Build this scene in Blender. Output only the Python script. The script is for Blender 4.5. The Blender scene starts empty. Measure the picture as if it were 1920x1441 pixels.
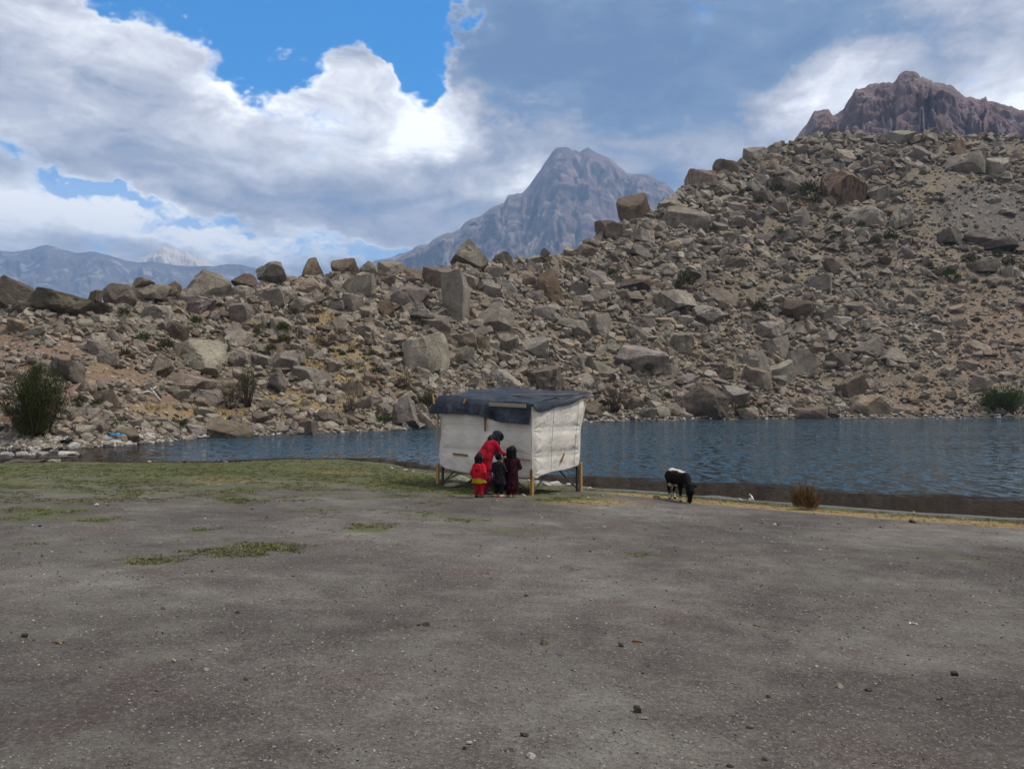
import bpy, bmesh, math, random
import numpy as np
from mathutils import Vector, Matrix, Euler

sc = bpy.context.scene
C = sc.collection
R = math.radians
random.seed(7)
rng = np.random.default_rng(7)

# ------------------------------------------------------------------ camera
FPX, CXP, CYP, HY = 1507.0, 960.0, 720.5, 740.0      # photograph pixels: focal length, centre, horizon row
EYE = 1.65
PITCH = math.atan((HY - CYP) / FPX)
cam_d = bpy.data.cameras.new('camera')
cam = bpy.data.objects.new('camera', cam_d)
C.objects.link(cam)
cam.location = (0, 0, EYE)
cam.rotation_euler = (math.pi / 2 + PITCH, 0, 0)
cam_d.sensor_width = 36.0
cam_d.lens = 36.0 * FPX / 1920.0
cam_d.clip_start = 0.05
cam_d.clip_end = 60000.0
sc.camera = cam

# ------------------------------------------------------------------ sun, exposure
SUN_EL, SUN_AZ = R(60), R(84)                 # azimuth measured from +Y (view direction) towards +X
sun_d = bpy.data.lights.new('sun', 'SUN')
sun_d.energy = 3.5
sun_d.angle = R(13)
sun_d.color = (1.0, 0.94, 0.85)
sun = bpy.data.objects.new('sun', sun_d)
C.objects.link(sun)
sd = Vector((math.sin(SUN_AZ) * math.cos(SUN_EL), math.cos(SUN_AZ) * math.cos(SUN_EL), math.sin(SUN_EL)))
sun.rotation_euler = sd.to_track_quat('Z', 'Y').to_euler()
sc.view_settings.view_transform = 'Standard'
sc.view_settings.look = 'None'
sc.view_settings.exposure = 0.22
sc.view_settings.gamma = 1.0
sc.view_settings.use_curve_mapping = False
sc.render.engine = 'CYCLES'
try:
    sc.cycles.use_denoising = True
    sc.cycles.use_adaptive_sampling = True
    sc.cycles.adaptive_threshold = 0.018
    sc.cycles.adaptive_min_samples = 16
    sc.cycles.max_bounces = 4
    sc.cycles.volume_bounces = 0
    sc.cycles.transparent_max_bounces = 8
    sc.cycles.caustics_reflective = False
    sc.cycles.caustics_refractive = False
    sc.cycles.sample_clamp_indirect = 4.0
except Exception:
    pass


# ------------------------------------------------------------------ node helpers
class NT:
    def __init__(s, tree):
        s.t = tree

    def node(s, typ, **kw):
        n = s.t.nodes.new(typ)
        for k, v in kw.items():
            setattr(n, k, v)
        return n

    def put(s, sock, v):
        if isinstance(v, bpy.types.NodeSocket):
            s.t.links.new(v, sock)
        elif v is not None:
            if sock.type == 'RGBA' and len(v) == 3:
                v = (*v, 1)
            sock.default_value = v

    def m(s, op, a, b=None, c=None, clamp=False):
        n = s.node('ShaderNodeMath', operation=op, use_clamp=clamp)
        for i, v in enumerate((a, b, c)):
            if v is not None:
                s.put(n.inputs[i], v)
        return n.outputs[0]

    def add(s, a, b): return s.m('ADD', a, b)
    def mul(s, a, b): return s.m('MULTIPLY', a, b)
    def sub(s, a, b): return s.m('SUBTRACT', a, b)

    def vm(s, op, a, b=None, out=0):
        n = s.node('ShaderNodeVectorMath', operation=op)
        s.put(n.inputs[0], a)
        if b is not None:
            s.put(n.inputs['Scale'] if op == 'SCALE' else n.inputs[1], b)
        return n.outputs['Value' if op in ('DOT_PRODUCT', 'LENGTH') else 0]

    def comb(s, x, y, z):
        n = s.node('ShaderNodeCombineXYZ')
        for i, v in enumerate((x, y, z)):
            s.put(n.inputs[i], v)
        return n.outputs[0]

    def sep(s, v):
        n = s.node('ShaderNodeSeparateXYZ')
        s.put(n.inputs[0], v)
        return n.outputs

    def ss(s, x, lo, hi, a=0.0, b=1.0, kind='SMOOTHSTEP'):
        n = s.node('ShaderNodeMapRange', interpolation_type=kind, clamp=True) if kind == 'LINEAR' else s.node('ShaderNodeMapRange', interpolation_type=kind)
        s.put(n.inputs[0], x)
        for i, v in enumerate((lo, hi, a, b)):
            s.put(n.inputs[1 + i], v)
        return n.outputs[0]

    def noise(s, vec, scale, detail=4, rough=0.55, dist=0.0, color=False, lac=2.0, dims='3D'):
        n = s.node('ShaderNodeTexNoise', noise_dimensions=dims)
        if vec is not None:
            s.put(n.inputs['Vector'], vec)
        n.inputs['Scale'].default_value = scale
        n.inputs['Detail'].default_value = detail
        n.inputs['Roughness'].default_value = rough
        n.inputs['Distortion'].default_value = dist
        n.inputs['Lacunarity'].default_value = lac
        return n.outputs['Color' if color else 0]

    def voro(s, vec, scale, feature='F1', out='Distance', rand=1.0, detail=0):
        n = s.node('ShaderNodeTexVoronoi', feature=feature)
        if vec is not None:
            s.put(n.inputs['Vector'], vec)
        n.inputs['Scale'].default_value = scale
        n.inputs['Randomness'].default_value = rand
        if 'Detail' in n.inputs:
            n.inputs['Detail'].default_value = detail
        return n.outputs[out]

    def mix(s, f, a, b, blend='MIX'):
        n = s.node('ShaderNodeMix', data_type='RGBA', blend_type=blend)
        s.put(n.inputs[0], f)
        s.put(n.inputs[6], a)
        s.put(n.inputs[7], b)
        return n.outputs[2]

    def ramp(s, f, stops, interp='LINEAR'):
        n = s.node('ShaderNodeValToRGB')
        n.color_ramp.interpolation = interp
        e = n.color_ramp.elements
        while len(e) < len(stops):
            e.new(0.5)
        for i, (p, c) in enumerate(stops):
            e[i].position = p
            e[i].color = (*c, 1) if len(c) == 3 else c
        s.put(n.inputs[0], f)
        return n.outputs[0]

    def attr(s, name, typ='GEOMETRY', out='Fac'):
        n = s.node('ShaderNodeAttribute', attribute_name=name, attribute_type=typ)
        return n.outputs[out]

    def bump(s, h, strength=0.5, dist=0.05, normal=None):
        n = s.node('ShaderNodeBump')
        n.inputs['Strength'].default_value = strength
        n.inputs['Distance'].default_value = dist
        s.put(n.inputs['Height'], h)
        if normal is not None:
            s.put(n.inputs['Normal'], normal)
        return n.outputs[0]


def material(name, rough=0.9, spec=0.2):
    m = bpy.data.materials.new(name)
    m.use_nodes = True
    nt = NT(m.node_tree)
    b = m.node_tree.nodes['Principled BSDF']
    b.inputs['Roughness'].default_value = rough
    b.inputs['Specular IOR Level'].default_value = spec
    return m, nt, b


def simple_mat(name, col, rough=0.85, spec=0.2, var=0.15, scale=6.0, bump=0.0, bscale=40.0, coord='Object'):
    m, n, b = material(name, rough, spec)
    tc = n.node('ShaderNodeTexCoord').outputs[coord]
    f = n.noise(tc, scale, 5, 0.6)
    c = n.mix(n.ss(f, 0.25, 0.75), [x * (1 - var) for x in col], [min(1, x * (1 + var)) for x in col])
    n.put(b.inputs['Base Color'], c)
    if bump:
        n.put(b.inputs['Normal'], n.bump(n.noise(tc, bscale, 4, 0.6), bump, 0.01))
    return m


# ------------------------------------------------------------------ pixel <-> world
def ray(px, py):
    u = (np.asarray(px, float) - CXP) / FPX
    v = (CYP - np.asarray(py, float)) / FPX
    return u, math.cos(PITCH) - v * math.sin(PITCH), math.sin(PITCH) + v * math.cos(PITCH)


def at(px, py, D):
    """world point seen at pixel (px, py), D metres in front of the camera"""
    x, y, z = ray(px, py)
    k = D / y
    return np.array([x * k, D + 0 * k, EYE + z * k])


def project(x, y, z):
    z = z - EYE
    yc = y * math.cos(PITCH) + z * math.sin(PITCH)
    zc = -y * math.sin(PITCH) + z * math.cos(PITCH)
    return CXP + FPX * x / yc, CYP - FPX * zc / yc


# ------------------------------------------------------------------ sky: Nishita with a broken cloud deck
world = bpy.data.worlds.new('World')
sc.world = world
world.use_nodes = True
wt = world.node_tree
for n_ in list(wt.nodes):
    wt.nodes.remove(n_)
w = NT(wt)
SKYK = 0.1
sky = w.node('ShaderNodeTexSky', sky_type='NISHITA')
sky.sun_disc = False
sky.sun_elevation = SUN_EL
sky.sun_rotation = SUN_AZ
sky.altitude = 2500
sky.air_density = 1.0
sky.dust_density = 0.1
sky.ozone_density = 3.0
hs = w.node('ShaderNodeHueSaturation')
hs.inputs['Hue'].default_value = 0.495
hs.inputs['Saturation'].default_value = 3.2
hs.inputs['Value'].default_value = 2.2
w.put(hs.inputs['Color'], sky.outputs[0])
gen = w.node('ShaderNodeTexCoord').outputs['Generated']
dx, dy, dz = w.sep(w.vm('NORMALIZE', gen))[:]
az0 = w.m('ARCTAN2', dx, dy)
el0 = w.m('ARCSINE', dz)
sv = w.comb(az0, w.mul(el0, 1.5), 0.0)                       # the cloud deck in azimuth / elevation
wn_ = w.vm('SUBTRACT', w.noise(sv, 4.5, 5, 0.66, color=True, dims='2D'), (0.5, 0.5, 0.5))
AE = w.vm('ADD', w.comb(az0, el0, 0.0), w.vm('MULTIPLY', wn_, (0.21, 0.12, 0.0)))
ct, st = math.cos(-0.3), math.sin(-0.3)
AR = w.comb(w.vm('DOT_PRODUCT', AE, (ct, st, 0)), w.vm('DOT_PRODUCT', AE, (-st, ct, 0)), 0.0)   # same, tilted


def blob(acc, px, py, sx, sy, amp, tilt=False):
    """add a soft patch centred where the photograph has it; sizes in photo pixels"""
    x, y, z = ray(px, py)
    a0, e0 = float(math.atan2(x, y)), float(math.atan2(z, math.hypot(x, y)))
    src = AE
    if tilt:
        src, a0, e0 = AR, a0 * ct + e0 * st, -a0 * st + e0 * ct
    d = w.vm('MULTIPLY', w.vm('SUBTRACT', src, (a0, e0, 0)), (FPX / (sx * 1.6), FPX / (sy * 1.6), 0))
    g = w.m('SUBTRACT', 1.0, w.vm('DOT_PRODUCT', d, d), clamp=True)
    return w.m('MULTIPLY_ADD', w.mul(g, g), amp, acc)


fb = w.noise(sv, 6.0, 6, 0.60, dims='2D')
bil = w.noise(w.vm('ADD', AE, w.vm('MULTIPLY', AE, (0, 0.6, 0))), 16.0, 6, 0.62, dims='2D')
# coverage: 1 cloud, 0 clear
cov = 0.86
for q in [(600, -20, 300, 125, -1.5), (805, 70, 110, 75, -1.1), (320, -5, 190, 55, -1.0), (480, 128, 110, 32, -0.7), (490, 95, 60, 34, 0.62), (655, 140, 80, 42, 0.75), (30, 20, 110, 70, 0.6),
          (60, 312, 150, 30, -0.52, True), (240, 378, 130, 18, -0.48, True), (455, 434, 62, 17, -0.55), (640, 486, 200, 22, -0.55), (1010, 50, 170, 140, 0.9)]:
    cov = blob(cov, *q)
cov = w.m('MULTIPLY_ADD', w.sub(fb, 0.5), 0.95, cov)
cov = w.m('MULTIPLY_ADD', w.sub(bil, 0.5), 0.95, cov)
alpha = w.m('MAXIMUM', w.ss(cov, 0.24, 0.72), w.ss(el0, 0.34, 0.14, 0.0, 0.42))
# brightness of the deck: 0 slate base .. 1 sunlit white
bri = 0.50
for q in [(870, 195, 135, 75, 0.48), (690, 225, 150, 80, 0.34), (810, 275, 120, 40, 0.28), (180, 105, 250, 55, 0.22, True), (440, 165, 110, 28, 0.34), (60, 392, 170, 46, 0.50), (330, 425, 190, 45, 0.42, True),
          (1560, 170, 90, 60, 0.46), (1900, 170, 230, 70, 0.28), (960, 352, 90, 32, 0.30), (520, 470, 220, 30, 0.2), (1230, 80, 420, 170, -0.50), (960, 110, 110, 120, -0.26), (640, 395, 330, 50, -0.12)]:
    bri = blob(bri, *q)
fb2 = w.noise(w.comb(w.add(az0, 0.02), w.mul(w.add(el0, 0.045), 2.6), 0), 8.5, 6, 0.60, 0.35, dims='2D')
bri = w.m('MULTIPLY_ADD', w.sub(fb2, 0.5), 0.76, bri)
bri = w.m('MULTIPLY_ADD', w.sub(bil, 0.5), 0.42, bri)
bri = w.m('MULTIPLY_ADD', w.sub(1.0, w.ss(cov, 0.42, 0.90)), 0.28, bri)
cloud = w.ramp(bri, [(0.0, (0.13, 0.215, 0.385)), (0.22, (0.205, 0.295, 0.455)), (0.42, (0.45, 0.475, 0.56)), (0.62, (0.74, 0.74, 0.79)), (0.84, (1.15, 1.15, 1.16)), (1.0, (1.55, 1.53, 1.5))])
cl = w.vm('SCALE', cloud, 1.0 / SKYK)
low = w.ss(dz, -0.06, -0.01)
col = w.mix(alpha, hs.outputs[0], cl)
col = w.mix(low, (2.2, 2.2, 2.3), col)
bg = w.node('ShaderNodeBackground')
bg.inputs['Strength'].default_value = SKYK
w.put(bg.inputs['Color'], col)
wo = w.node('ShaderNodeOutputWorld')
wt.links.new(bg.outputs[0], wo.inputs['Surface'])
world.cycles.sampling_method = 'MANUAL'
world.cycles.sample_map_resolution = 512


# ------------------------------------------------------------------ numpy noise
def _hash(ix, iy, iz, seed):
    h = (ix * 374761393 + iy * 668265263 + iz * 2147483647 + seed * 974711) & 0xFFFFFFFF
    h = ((h ^ (h >> 13)) * 1274126177) & 0xFFFFFFFF
    h = (h ^ (h >> 16)) & 0xFFFFFFFF
    return h / 4294967295.0


def vnoise(p, seed=0):
    p = np.asarray(p, float)
    i = np.floor(p).astype(np.int64)
    f = p - i
    f = f * f * f * (f * (f * 6 - 15) + 10)
    r = 0
    for a in (0, 1):
        for b in (0, 1):
            for c in (0, 1):
                wgt = (f[..., 0] if a else 1 - f[..., 0]) * (f[..., 1] if b else 1 - f[..., 1]) * (f[..., 2] if c else 1 - f[..., 2])
                r = r + wgt * _hash(i[..., 0] + a, i[..., 1] + b, i[..., 2] + c, seed)
    return r * 2 - 1


def fbm(p, oct=5, seed=0, gain=0.5, ridged=False):
    p = np.asarray(p, float)
    s, a, t = 0, 1.0, 0
    for o in range(oct):
        n = vnoise(p * 2 ** o + o * 17.3, seed + o)
        if ridged:
            n = 1 - 2 * np.abs(n)
        s = s + a * n
        t += a
        a *= gain
    return s / t


def p3(x, y, z=0.0):
    x, y, z = np.broadcast_arrays(np.asarray(x, float), np.asarray(y, float), np.asarray(z, float))
    return np.stack([x, y, z], -1)


# ------------------------------------------------------------------ object helpers
def link(o, parent=None):
    C.objects.link(o)
    if parent is not None:
        o.parent = parent
    return o


def tag(o, label=None, cat=None, group=None, kind=None):
    if label: o['label'] = label
    if cat: o['category'] = cat
    if group: o['group'] = group
    if kind: o['kind'] = kind
    return o


def mesh_np(name, V, F, mat=None, smooth=True, sharp=None):
    """mesh from arrays; F is an (n,3) or (n,4) array"""
    me = bpy.data.meshes.new(name)
    V = np.asarray(V, np.float32)
    F = np.asarray(F, np.int32)
    k = F.shape[1]
    me.vertices.add(len(V))
    me.vertices.foreach_set('co', V.ravel())
    me.loops.add(F.size)
    me.loops.foreach_set('vertex_index', F.ravel())
    me.polygons.add(len(F))
    me.polygons.foreach_set('loop_start', np.arange(len(F), dtype=np.int32) * k)
    me.update(calc_edges=True)
    me.validate()
    if smooth:
        me.polygons.foreach_set('use_smooth', np.ones(len(me.polygons), bool))
        if sharp:
            me.set_sharp_from_angle(angle=sharp)
    if mat:
        me.materials.append(mat)
    me.update()
    return me


def obj(name, me, parent=None):
    return link(bpy.data.objects.new(name, me), parent)


def add_attr(me, name, arr):
    a = me.attributes.new(name, 'FLOAT', 'POINT')
    a.data.foreach_set('value', np.asarray(arr, np.float32).ravel())


def grid_faces(nr, nc):
    i = np.arange(nr * nc).reshape(nr, nc)
    return np.stack([i[:-1, :-1], i[:-1, 1:], i[1:, 1:], i[1:, :-1]], -1).reshape(-1, 4)


def bm_mesh(name, bm, mat=None, smooth=False):
    me = bpy.data.meshes.new(name)
    bm.to_mesh(me)
    bm.free()
    if smooth:
        me.polygons.foreach_set('use_smooth', np.ones(len(me.polygons), bool))
    if mat:
        me.materials.append(mat)
    return me

# ================================================================== TERRAIN
W = -1.0                                   # water level
HW = EYE - W


def gpt(px, py, zlev=W):
    """point on the level zlev seen at the pixel"""
    x, y, z = ray(px, py)
    k = (zlev - EYE) / z
    return np.array([x * k, y * k])


near_px = [(-700, 872), (-300, 872), (0, 870), (80, 868), (150, 867), (300, 869), (420, 868), (500, 864), (600, 862), (660, 863), (720, 869), (780, 880), (860, 888), (990, 899),
           (1125, 915), (1230, 922), (1340, 930), (1430, 938), (1540, 947), (1720, 960), (1920, 973), (2300, 1000), (2900, 1040)]
NEAR = np.array([gpt(*p) for p in near_px])


def shore_dist(x, y):
    """distance to the near shoreline, positive on the near bank"""
    P = np.stack([x, y], -1)
    best = np.full(x.shape, 1e9)
    sgn = np.zeros(x.shape)
    for a, b in zip(NEAR[:-1], NEAR[1:]):
        ab = b - a
        t = np.clip(((P - a) @ ab) / (ab @ ab), 0, 1)
        d = P - (a + t[..., None] * ab)
        dd = np.hypot(d[..., 0], d[..., 1])
        cr = ab[0] * (P[..., 1] - a[1]) - ab[1] * (P[..., 0] - a[0])
        m = dd < best
        best = np.where(m, dd, best)
        sgn = np.where(m, np.where(cr < 0, 1.0, -1.0), sgn)
    return best * sgn


def ground_z(x, y):
    x = np.asarray(x, float)
    y = np.asarray(y, float)
    s = shore_dist(x, y)
    s = s + 0.35 * fbm(p3(x * 0.9, y * 0.9, 1.0), 3, 5) * np.exp(-(s / 2.5) ** 2)
    up = 0.052 * np.clip(s, 0, 60) + 0.07 * (1 - np.exp(-np.clip(s, 0, None) / 0.5))
    dn = -0.10 * np.clip(-s, 0, 30) - 0.03 * (1 - np.exp(-np.clip(-s, 0, None) / 0.3))
    z = W + np.where(s > 0, up, dn)
    far = np.clip((s - 0.6) / 3, 0, 1)
    z = z + far * (0.035 * fbm(p3(x * 0.35, y * 0.35, 2.0), 4, 11) + 0.020 * fbm(p3(x * 1.7, y * 1.7, 4.0), 3, 12) + 0.007 * fbm(p3(x * 6.0, y * 6.0, 8.0), 2, 13))
    return z


def gz(x, y):
    return float(ground_z(np.array([x]), np.array([y]))[0])


def ground_at(px, py):
    """point of the near bank seen at the pixel"""
    z = -0.6
    for _ in range(25):
        q = gpt(px, py, z)
        z = 0.5 * z + 0.5 * gz(*q)
    return np.array([q[0], q[1], gz(*q)])


# ---- near bank and lake bed
def axis(segs):
    out = []
    for a, b, st in segs:
        out.append(np.arange(a, b, st))
    return np.concatenate(out)


xs = axis([(-160, -40, 6), (-40, -18, 0.6), (-18, 18, 0.14), (18, 40, 0.6), (40, 160, 6), (160, 161, 1)])
ys = axis([(-60, -4, 4), (-4, 2, 0.5), (2, 12, 0.10), (12, 34, 0.14), (34, 60, 1.0), (60, 120, 5), (120, 121, 1)])
GX, GY = np.meshgrid(xs, ys)
GZ = ground_z(GX, GY)
S = shore_dist(GX, GY)
gpx, gpy = project(GX, np.maximum(GY, 1.5), GZ)


def gb(px, py, sx, sy, amp, X=None, Y=None):
    X = gpx if X is None else X
    Y = gpy if Y is None else Y
    return amp * np.exp(-(((X - px) / sx) ** 2 + ((Y - py) / sy) ** 2))


# turf cover: thick by the shore on the left and round the hut, thin scattered patches in the dirt
def turf_cover(px, py, s):
    g = lambda *a: gb(*a, X=px, Y=py)
    t = .8 * np.clip(1.15 - np.abs(s - 2.6) / 4.0, 0, 1) * (1 / (1 + np.exp((px - 1000) / 70)))
    t = np.maximum(t, .82 * np.clip(1.0 - (py - 882) / 100.0, 0, 1) ** .8 / (1 + np.exp((px - 960) / 60)))
    t = np.maximum(t, g(620, 884, 260, 24, 1.0))
    t = np.maximum(t, g(770, 903, 140, 28, 1.1))
    t = np.maximum(t, g(920, 917, 190, 17, 1.05))
    t = np.maximum(t, g(1060, 935, 120, 13, 0.75))
    for a in [(80, 958, 110, 16, .8), (160, 972, 90, 9, .7), (20, 975, 60, 9, .7), (440, 938, 60, 8, .72), (590, 955, 80, 8, .62), (690, 990, 55, 11, .85), (370, 995, 45, 10, .72),
              (480, 1025, 90, 14, .74), (270, 1050, 75, 12, .80), (400, 1035, 120, 10, .68), (545, 1032, 22, 7, .74), (880, 975, 110, 10, .62), (960, 995, 130, 10, .56), (800, 965, 90, 8, .56),
              (1195, 1040, 60, 7, .52), (1810, 1048, 60, 10, .56), (90, 905, 200, 16, .55), (330, 915, 220, 18, .55), (620, 930, 200, 14, .5), (1740, 1035, 90, 10, .45),
              (60, 1020, 50, 6, .5), (700, 935, 260, 10, .5)]:
        t = np.maximum(t, g(*a))
    # a strip along the right-hand shore
    t = np.maximum(t, np.exp(-((s - 1.75) / 0.55) ** 2) * 0.85 * (px > 900))
    return t


def dry_cover(px, py, s):
    d = np.exp(-((s - 2.5) / 0.65) ** 2) * (1 / (1 + np.exp(-(px - 1120) / 60)))
    d = np.maximum(d, gb(640, 885, 120, 8, .55, X=px, Y=py))
    d = np.maximum(d, gb(420, 900, 160, 10, .5, X=px, Y=py))
    d = np.maximum(d, gb(1120, 942, 130, 9, .7, X=px, Y=py))
    return d


turf = turf_cover(gpx, gpy, S)
dry = dry_cover(gpx, gpy, S)
silt = np.clip(1 - np.abs(S - 0.45) / 1.0, 0, 1) * (1 / (1 + np.exp(-(gpx - 960) / 30)))
silt = np.maximum(silt, np.clip(0.3 - S, 0, 1))

GM, n, b = material('gravelly dirt and turf', 0.95, 0.12)
P = n.node('ShaderNodeNewGeometry').outputs['Position']
big = n.noise(P, 0.35, 5, 0.6)
mid = n.noise(P, 2.2, 6, 0.65, 0.3)
fine = n.noise(P, 26.0, 5, 0.7)
vfine = n.noise(P, 120.0, 3, 0.7)
c = n.ramp(n.add(n.mul(big, 0.55), n.mul(mid, 0.45)), [(0.36, (0.066, 0.054, 0.048)), (0.44, (0.092, 0.077, 0.067)), (0.50, (0.122, 0.106, 0.090)), (0.57, (0.158, 0.143, 0.120)), (0.66, (0.225, 0.212, 0.184))])
red = n.ss(n.noise(P, 0.8, 4, 0.6, 0.4), 0.52, 0.68)
c = n.mix(n.mul(red, 0.55), c, (0.098, 0.067, 0.062))
c = n.mix(n.mul(n.ss(fine, 0.50, 0.78), 0.55), c, (0.24, 0.225, 0.20))
c = n.mix(n.mul(n.ss(fine, 0.50, 0.25), 0.65), c, (0.042, 0.035, 0.032))
c = n.mix(n.mul(n.ss(vfine, 0.56, 0.72), 0.45), c, (0.32, 0.30, 0.275))
c = n.mix(n.mul(n.ss(vfine, 0.42, 0.28), 0.6), c, (0.035, 0.031, 0.029))
cell = n.sep(n.voro(n.vm('ADD', P, n.vm('SCALE', n.noise(P, 40, 2, color=True), 0.015)), 70.0, 'F1', 'Color'))
c = n.mix(n.mul(n.ss(cell[0], 0.62, 1.0), 0.30), c, (0.29, 0.27, 0.235))
c = n.mix(n.mul(n.ss(cell[1], 0.62, 1.0), 0.38), c, (0.048, 0.041, 0.037))
# grit: small stones told apart only by their colour
vn = n.node('ShaderNodeTexVoronoi')
n.put(vn.inputs['Vector'], n.vm('ADD', P, n.vm('SCALE', n.noise(P, 30, 2, color=True), 0.02)))
vn.inputs['Scale'].default_value = 34.0
vcol = n.sep(vn.outputs['Color'])
grit = n.mul(n.ss(vn.outputs['Distance'], 0.34, 0.24), n.ss(vcol[0], 0.80, 0.84))
c = n.mix(n.mul(grit, 0.8), c, n.ramp(vcol[1], [(0.0, (0.07, 0.065, 0.06)), (0.35, (0.2, 0.17, 0.15)), (0.7, (0.30, 0.28, 0.25)), (1.0, (0.42, 0.40, 0.36))]))
c = n.vm('MULTIPLY', c, (0.83, 0.845, 0.865))
c = n.vm('SCALE', c, n.ss(n.noise(P, 0.16, 4, 0.6, 0.5), 0.36, 0.64, 0.80, 1.24))
tcov = n.attr('turf')
tn = n.add(n.mul(n.noise(n.vm('MULTIPLY', P, (0.7, 1.5, 1)), 0.75, 7, 0.72, 0.4), 0.68), n.mul(n.noise(P, 12, 3, 0.7), 0.32))
tm = n.ss(n.add(tcov, n.mul(n.sub(tn, 0.5), 2.6)), 0.30, 0.95)
gcol = n.ramp(n.add(n.mul(n.noise(P, 0.9, 4, 0.6), 0.5), n.mul(n.noise(P, 40, 3, 0.7), 0.5)), [(0.3, (0.044, 0.060, 0.017)), (0.5, (0.078, 0.093, 0.029)), (0.68, (0.120, 0.122, 0.046))])
c = n.mix(n.mul(tm, 0.88), c, gcol)
dm = n.ss(n.add(n.attr('dry'), n.mul(n.sub(tn, 0.5), 0.8)), 0.30, 0.75)
c = n.mix(n.mul(dm, 0.85), c, n.ramp(fine, [(0.3, (0.19, 0.135, 0.055)), (0.6, (0.30, 0.225, 0.105))]))
sm = n.ss(n.add(n.attr('silt'), n.mul(n.sub(mid, 0.5), 0.5)), 0.35, 0.6)
c = n.mix(n.mul(sm, 0.95), c, n.ramp(fine, [(0.3, (0.085, 0.096, 0.10)), (0.7, (0.14, 0.15, 0.15))]))
n.put(b.inputs['Base Color'], c)
hgt = n.add(n.add(n.mul(fine, 0.5), n.mul(vfine, 0.25)), n.add(n.mul(mid, 0.8), n.mul(grit, 0.35)))
n.put(b.inputs['Normal'], n.bump(hgt, 0.75, 0.03))

V = np.stack([GX, GY, GZ], -1).reshape(-1, 3)
me = mesh_np('ground', V, grid_faces(*GX.shape), GM)
add_attr(me, 'turf', turf)
add_attr(me, 'dry', dry)
add_attr(me, 'silt', silt)
tag(obj('ground', me), 'trampled gravelly dirt bank with thin turf sloping to the lake', None, None, 'structure')

# ---- far bank: boulder-strewn hillside between the far shoreline and the ridge
far_px = [(-900, 850), (-400, 848), (0, 842), (60, 843), (120, 841), (200, 837), (300, 829), (370, 821), (500, 816), (640, 811), (790, 804), (950, 797), (1120, 790), (1280, 787), (1500, 784), (1920, 783), (2400, 784), (2900, 786)]
ridge_px = [(-900, 600), (-400, 575), (0, 566), (60, 575), (130, 585), (200, 574), (300, 562), (400, 548), (500, 530), (600, 522), (700, 524), (800, 520), (850, 505), (900, 492), (950, 492), (1000, 482), (1060, 476),
            (1100, 465), (1150, 440), (1200, 410), (1260, 384), (1300, 350), (1360, 325), (1400, 304), (1450, 285), (1500, 268), (1560, 258), (1640, 254), (1700, 252), (1780, 255), (1850, 258), (1920, 263), (2100, 285), (2400, 330), (2900, 420)]
slope_px = [(-900, 0.42), (0, 0.46), (700, 0.47), (1100, 0.50), (1300, 0.55), (1700, 0.58), (2900, 0.56)]
HPX = np.arange(-900, 2901, 5.0)
f_py = np.interp(HPX, *zip(*far_px))
r_py = np.interp(HPX, *zip(*ridge_px))
slp = np.interp(HPX, *zip(*slope_px))
fx, fy, fz = ray(HPX, f_py)
k = (W - EYE) / fz
Dsh = fy * k
rx, ry, rz = ray(HPX, r_py)
tanr = rz / ry
Drg = (slp * Dsh + HW) / (slp - tanr)
Zrg = EYE + tanr * Drg
ker = np.ones(9) / 9
Dsh = np.convolve(np.pad(Dsh, 4, 'edge'), ker, 'valid')
Drg = np.convolve(np.pad(Drg, 4, 'edge'), ker, 'valid')
US = np.concatenate([np.linspace(-0.25, 0, 8)[:-1], np.linspace(0, 1, 190), 1 + np.linspace(0, 1.2, 30)[1:] ** 1.3])
U = US[:, None]
D2 = Dsh + (Drg - Dsh) * U
prof = np.where(U <= 0, U * 0.5, np.where(U <= 1, np.clip(U, 0, 1) ** 1.12, 1 - 1.1 * (np.clip(U, 1, None) - 1) ** 1.2))
HZ = W + (Zrg - W) * prof
HX = (HPX - CXP) / FPX / math.cos(PITCH) * D2
HYY = D2 + 0 * HX
lump = np.interp(HPX, [-900, 300, 1000, 1500, 2900], [0.35, 0.4, 0.8, 1.6, 1.6]) * np.clip(U * 8, 0, 1)
HZ = HZ + lump * (0.9 * fbm(p3(HX * 0.07, HYY * 0.07, 3.0), 4, 21) + 0.35 * fbm(p3(HX * 0.4, HYY * 0.4, 5.0), 4, 31, ridged=True))
HZ = np.maximum(HZ, -60)
iu0, iu1 = 7, 7 + 190 - 1 + 1
hpx, hpy = project(HX, HYY, HZ)

def hblob(lst, X, Y):
    t = np.zeros(np.broadcast(X, Y).shape)
    for px, py, sx, sy, amp in lst:
        t = np.maximum(t, amp * np.exp(-(((X - px) / sx) ** 2 + ((Y - py) / sy) ** 2)))
    return t

EARTH = [(60, 655, 190, 60, 1), (190, 715, 190, 50, .9), (30, 760, 160, 60, .9), (300, 745, 120, 40, .7), (1860, 640, 130, 120, .6), (1740, 740, 90, 45, .7), (1500, 740, 90, 25, .5)]
DRY = [(640, 690, 105, 55, 1), (560, 752, 120, 28, .95), (420, 776, 150, 22, .95), (612, 600, 45, 22, .9), (650, 640, 90, 32, .95), (760, 715, 60, 30, .6), (1500, 388, 80, 30, .6), (1150, 668, 70, 16, .45), (1285, 545, 50, 12, .6),
       (300, 770, 90, 20, .7), (200, 690, 70, 30, .5), (330, 630, 60, 25, .45), (1400, 690, 120, 30, .4), (1560, 470, 100, 30, .45), (1790, 520, 110, 30, .5)]
SCREE = [(1850, 392, 120, 55, 1), (1920, 420, 90, 60, .9)]
MOSS = [(240, 795, 90, 11, 1), (300, 798, 60, 10, .9), (710, 790, 42, 9, .8), (1385, 770, 26, 10, .8), (130, 790, 60, 14, .7), (560, 800, 60, 8, .4)]
earth, hdry, scree, moss = (hblob(q, hpx, hpy) for q in (EARTH, DRY, SCREE, MOSS))

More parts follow.
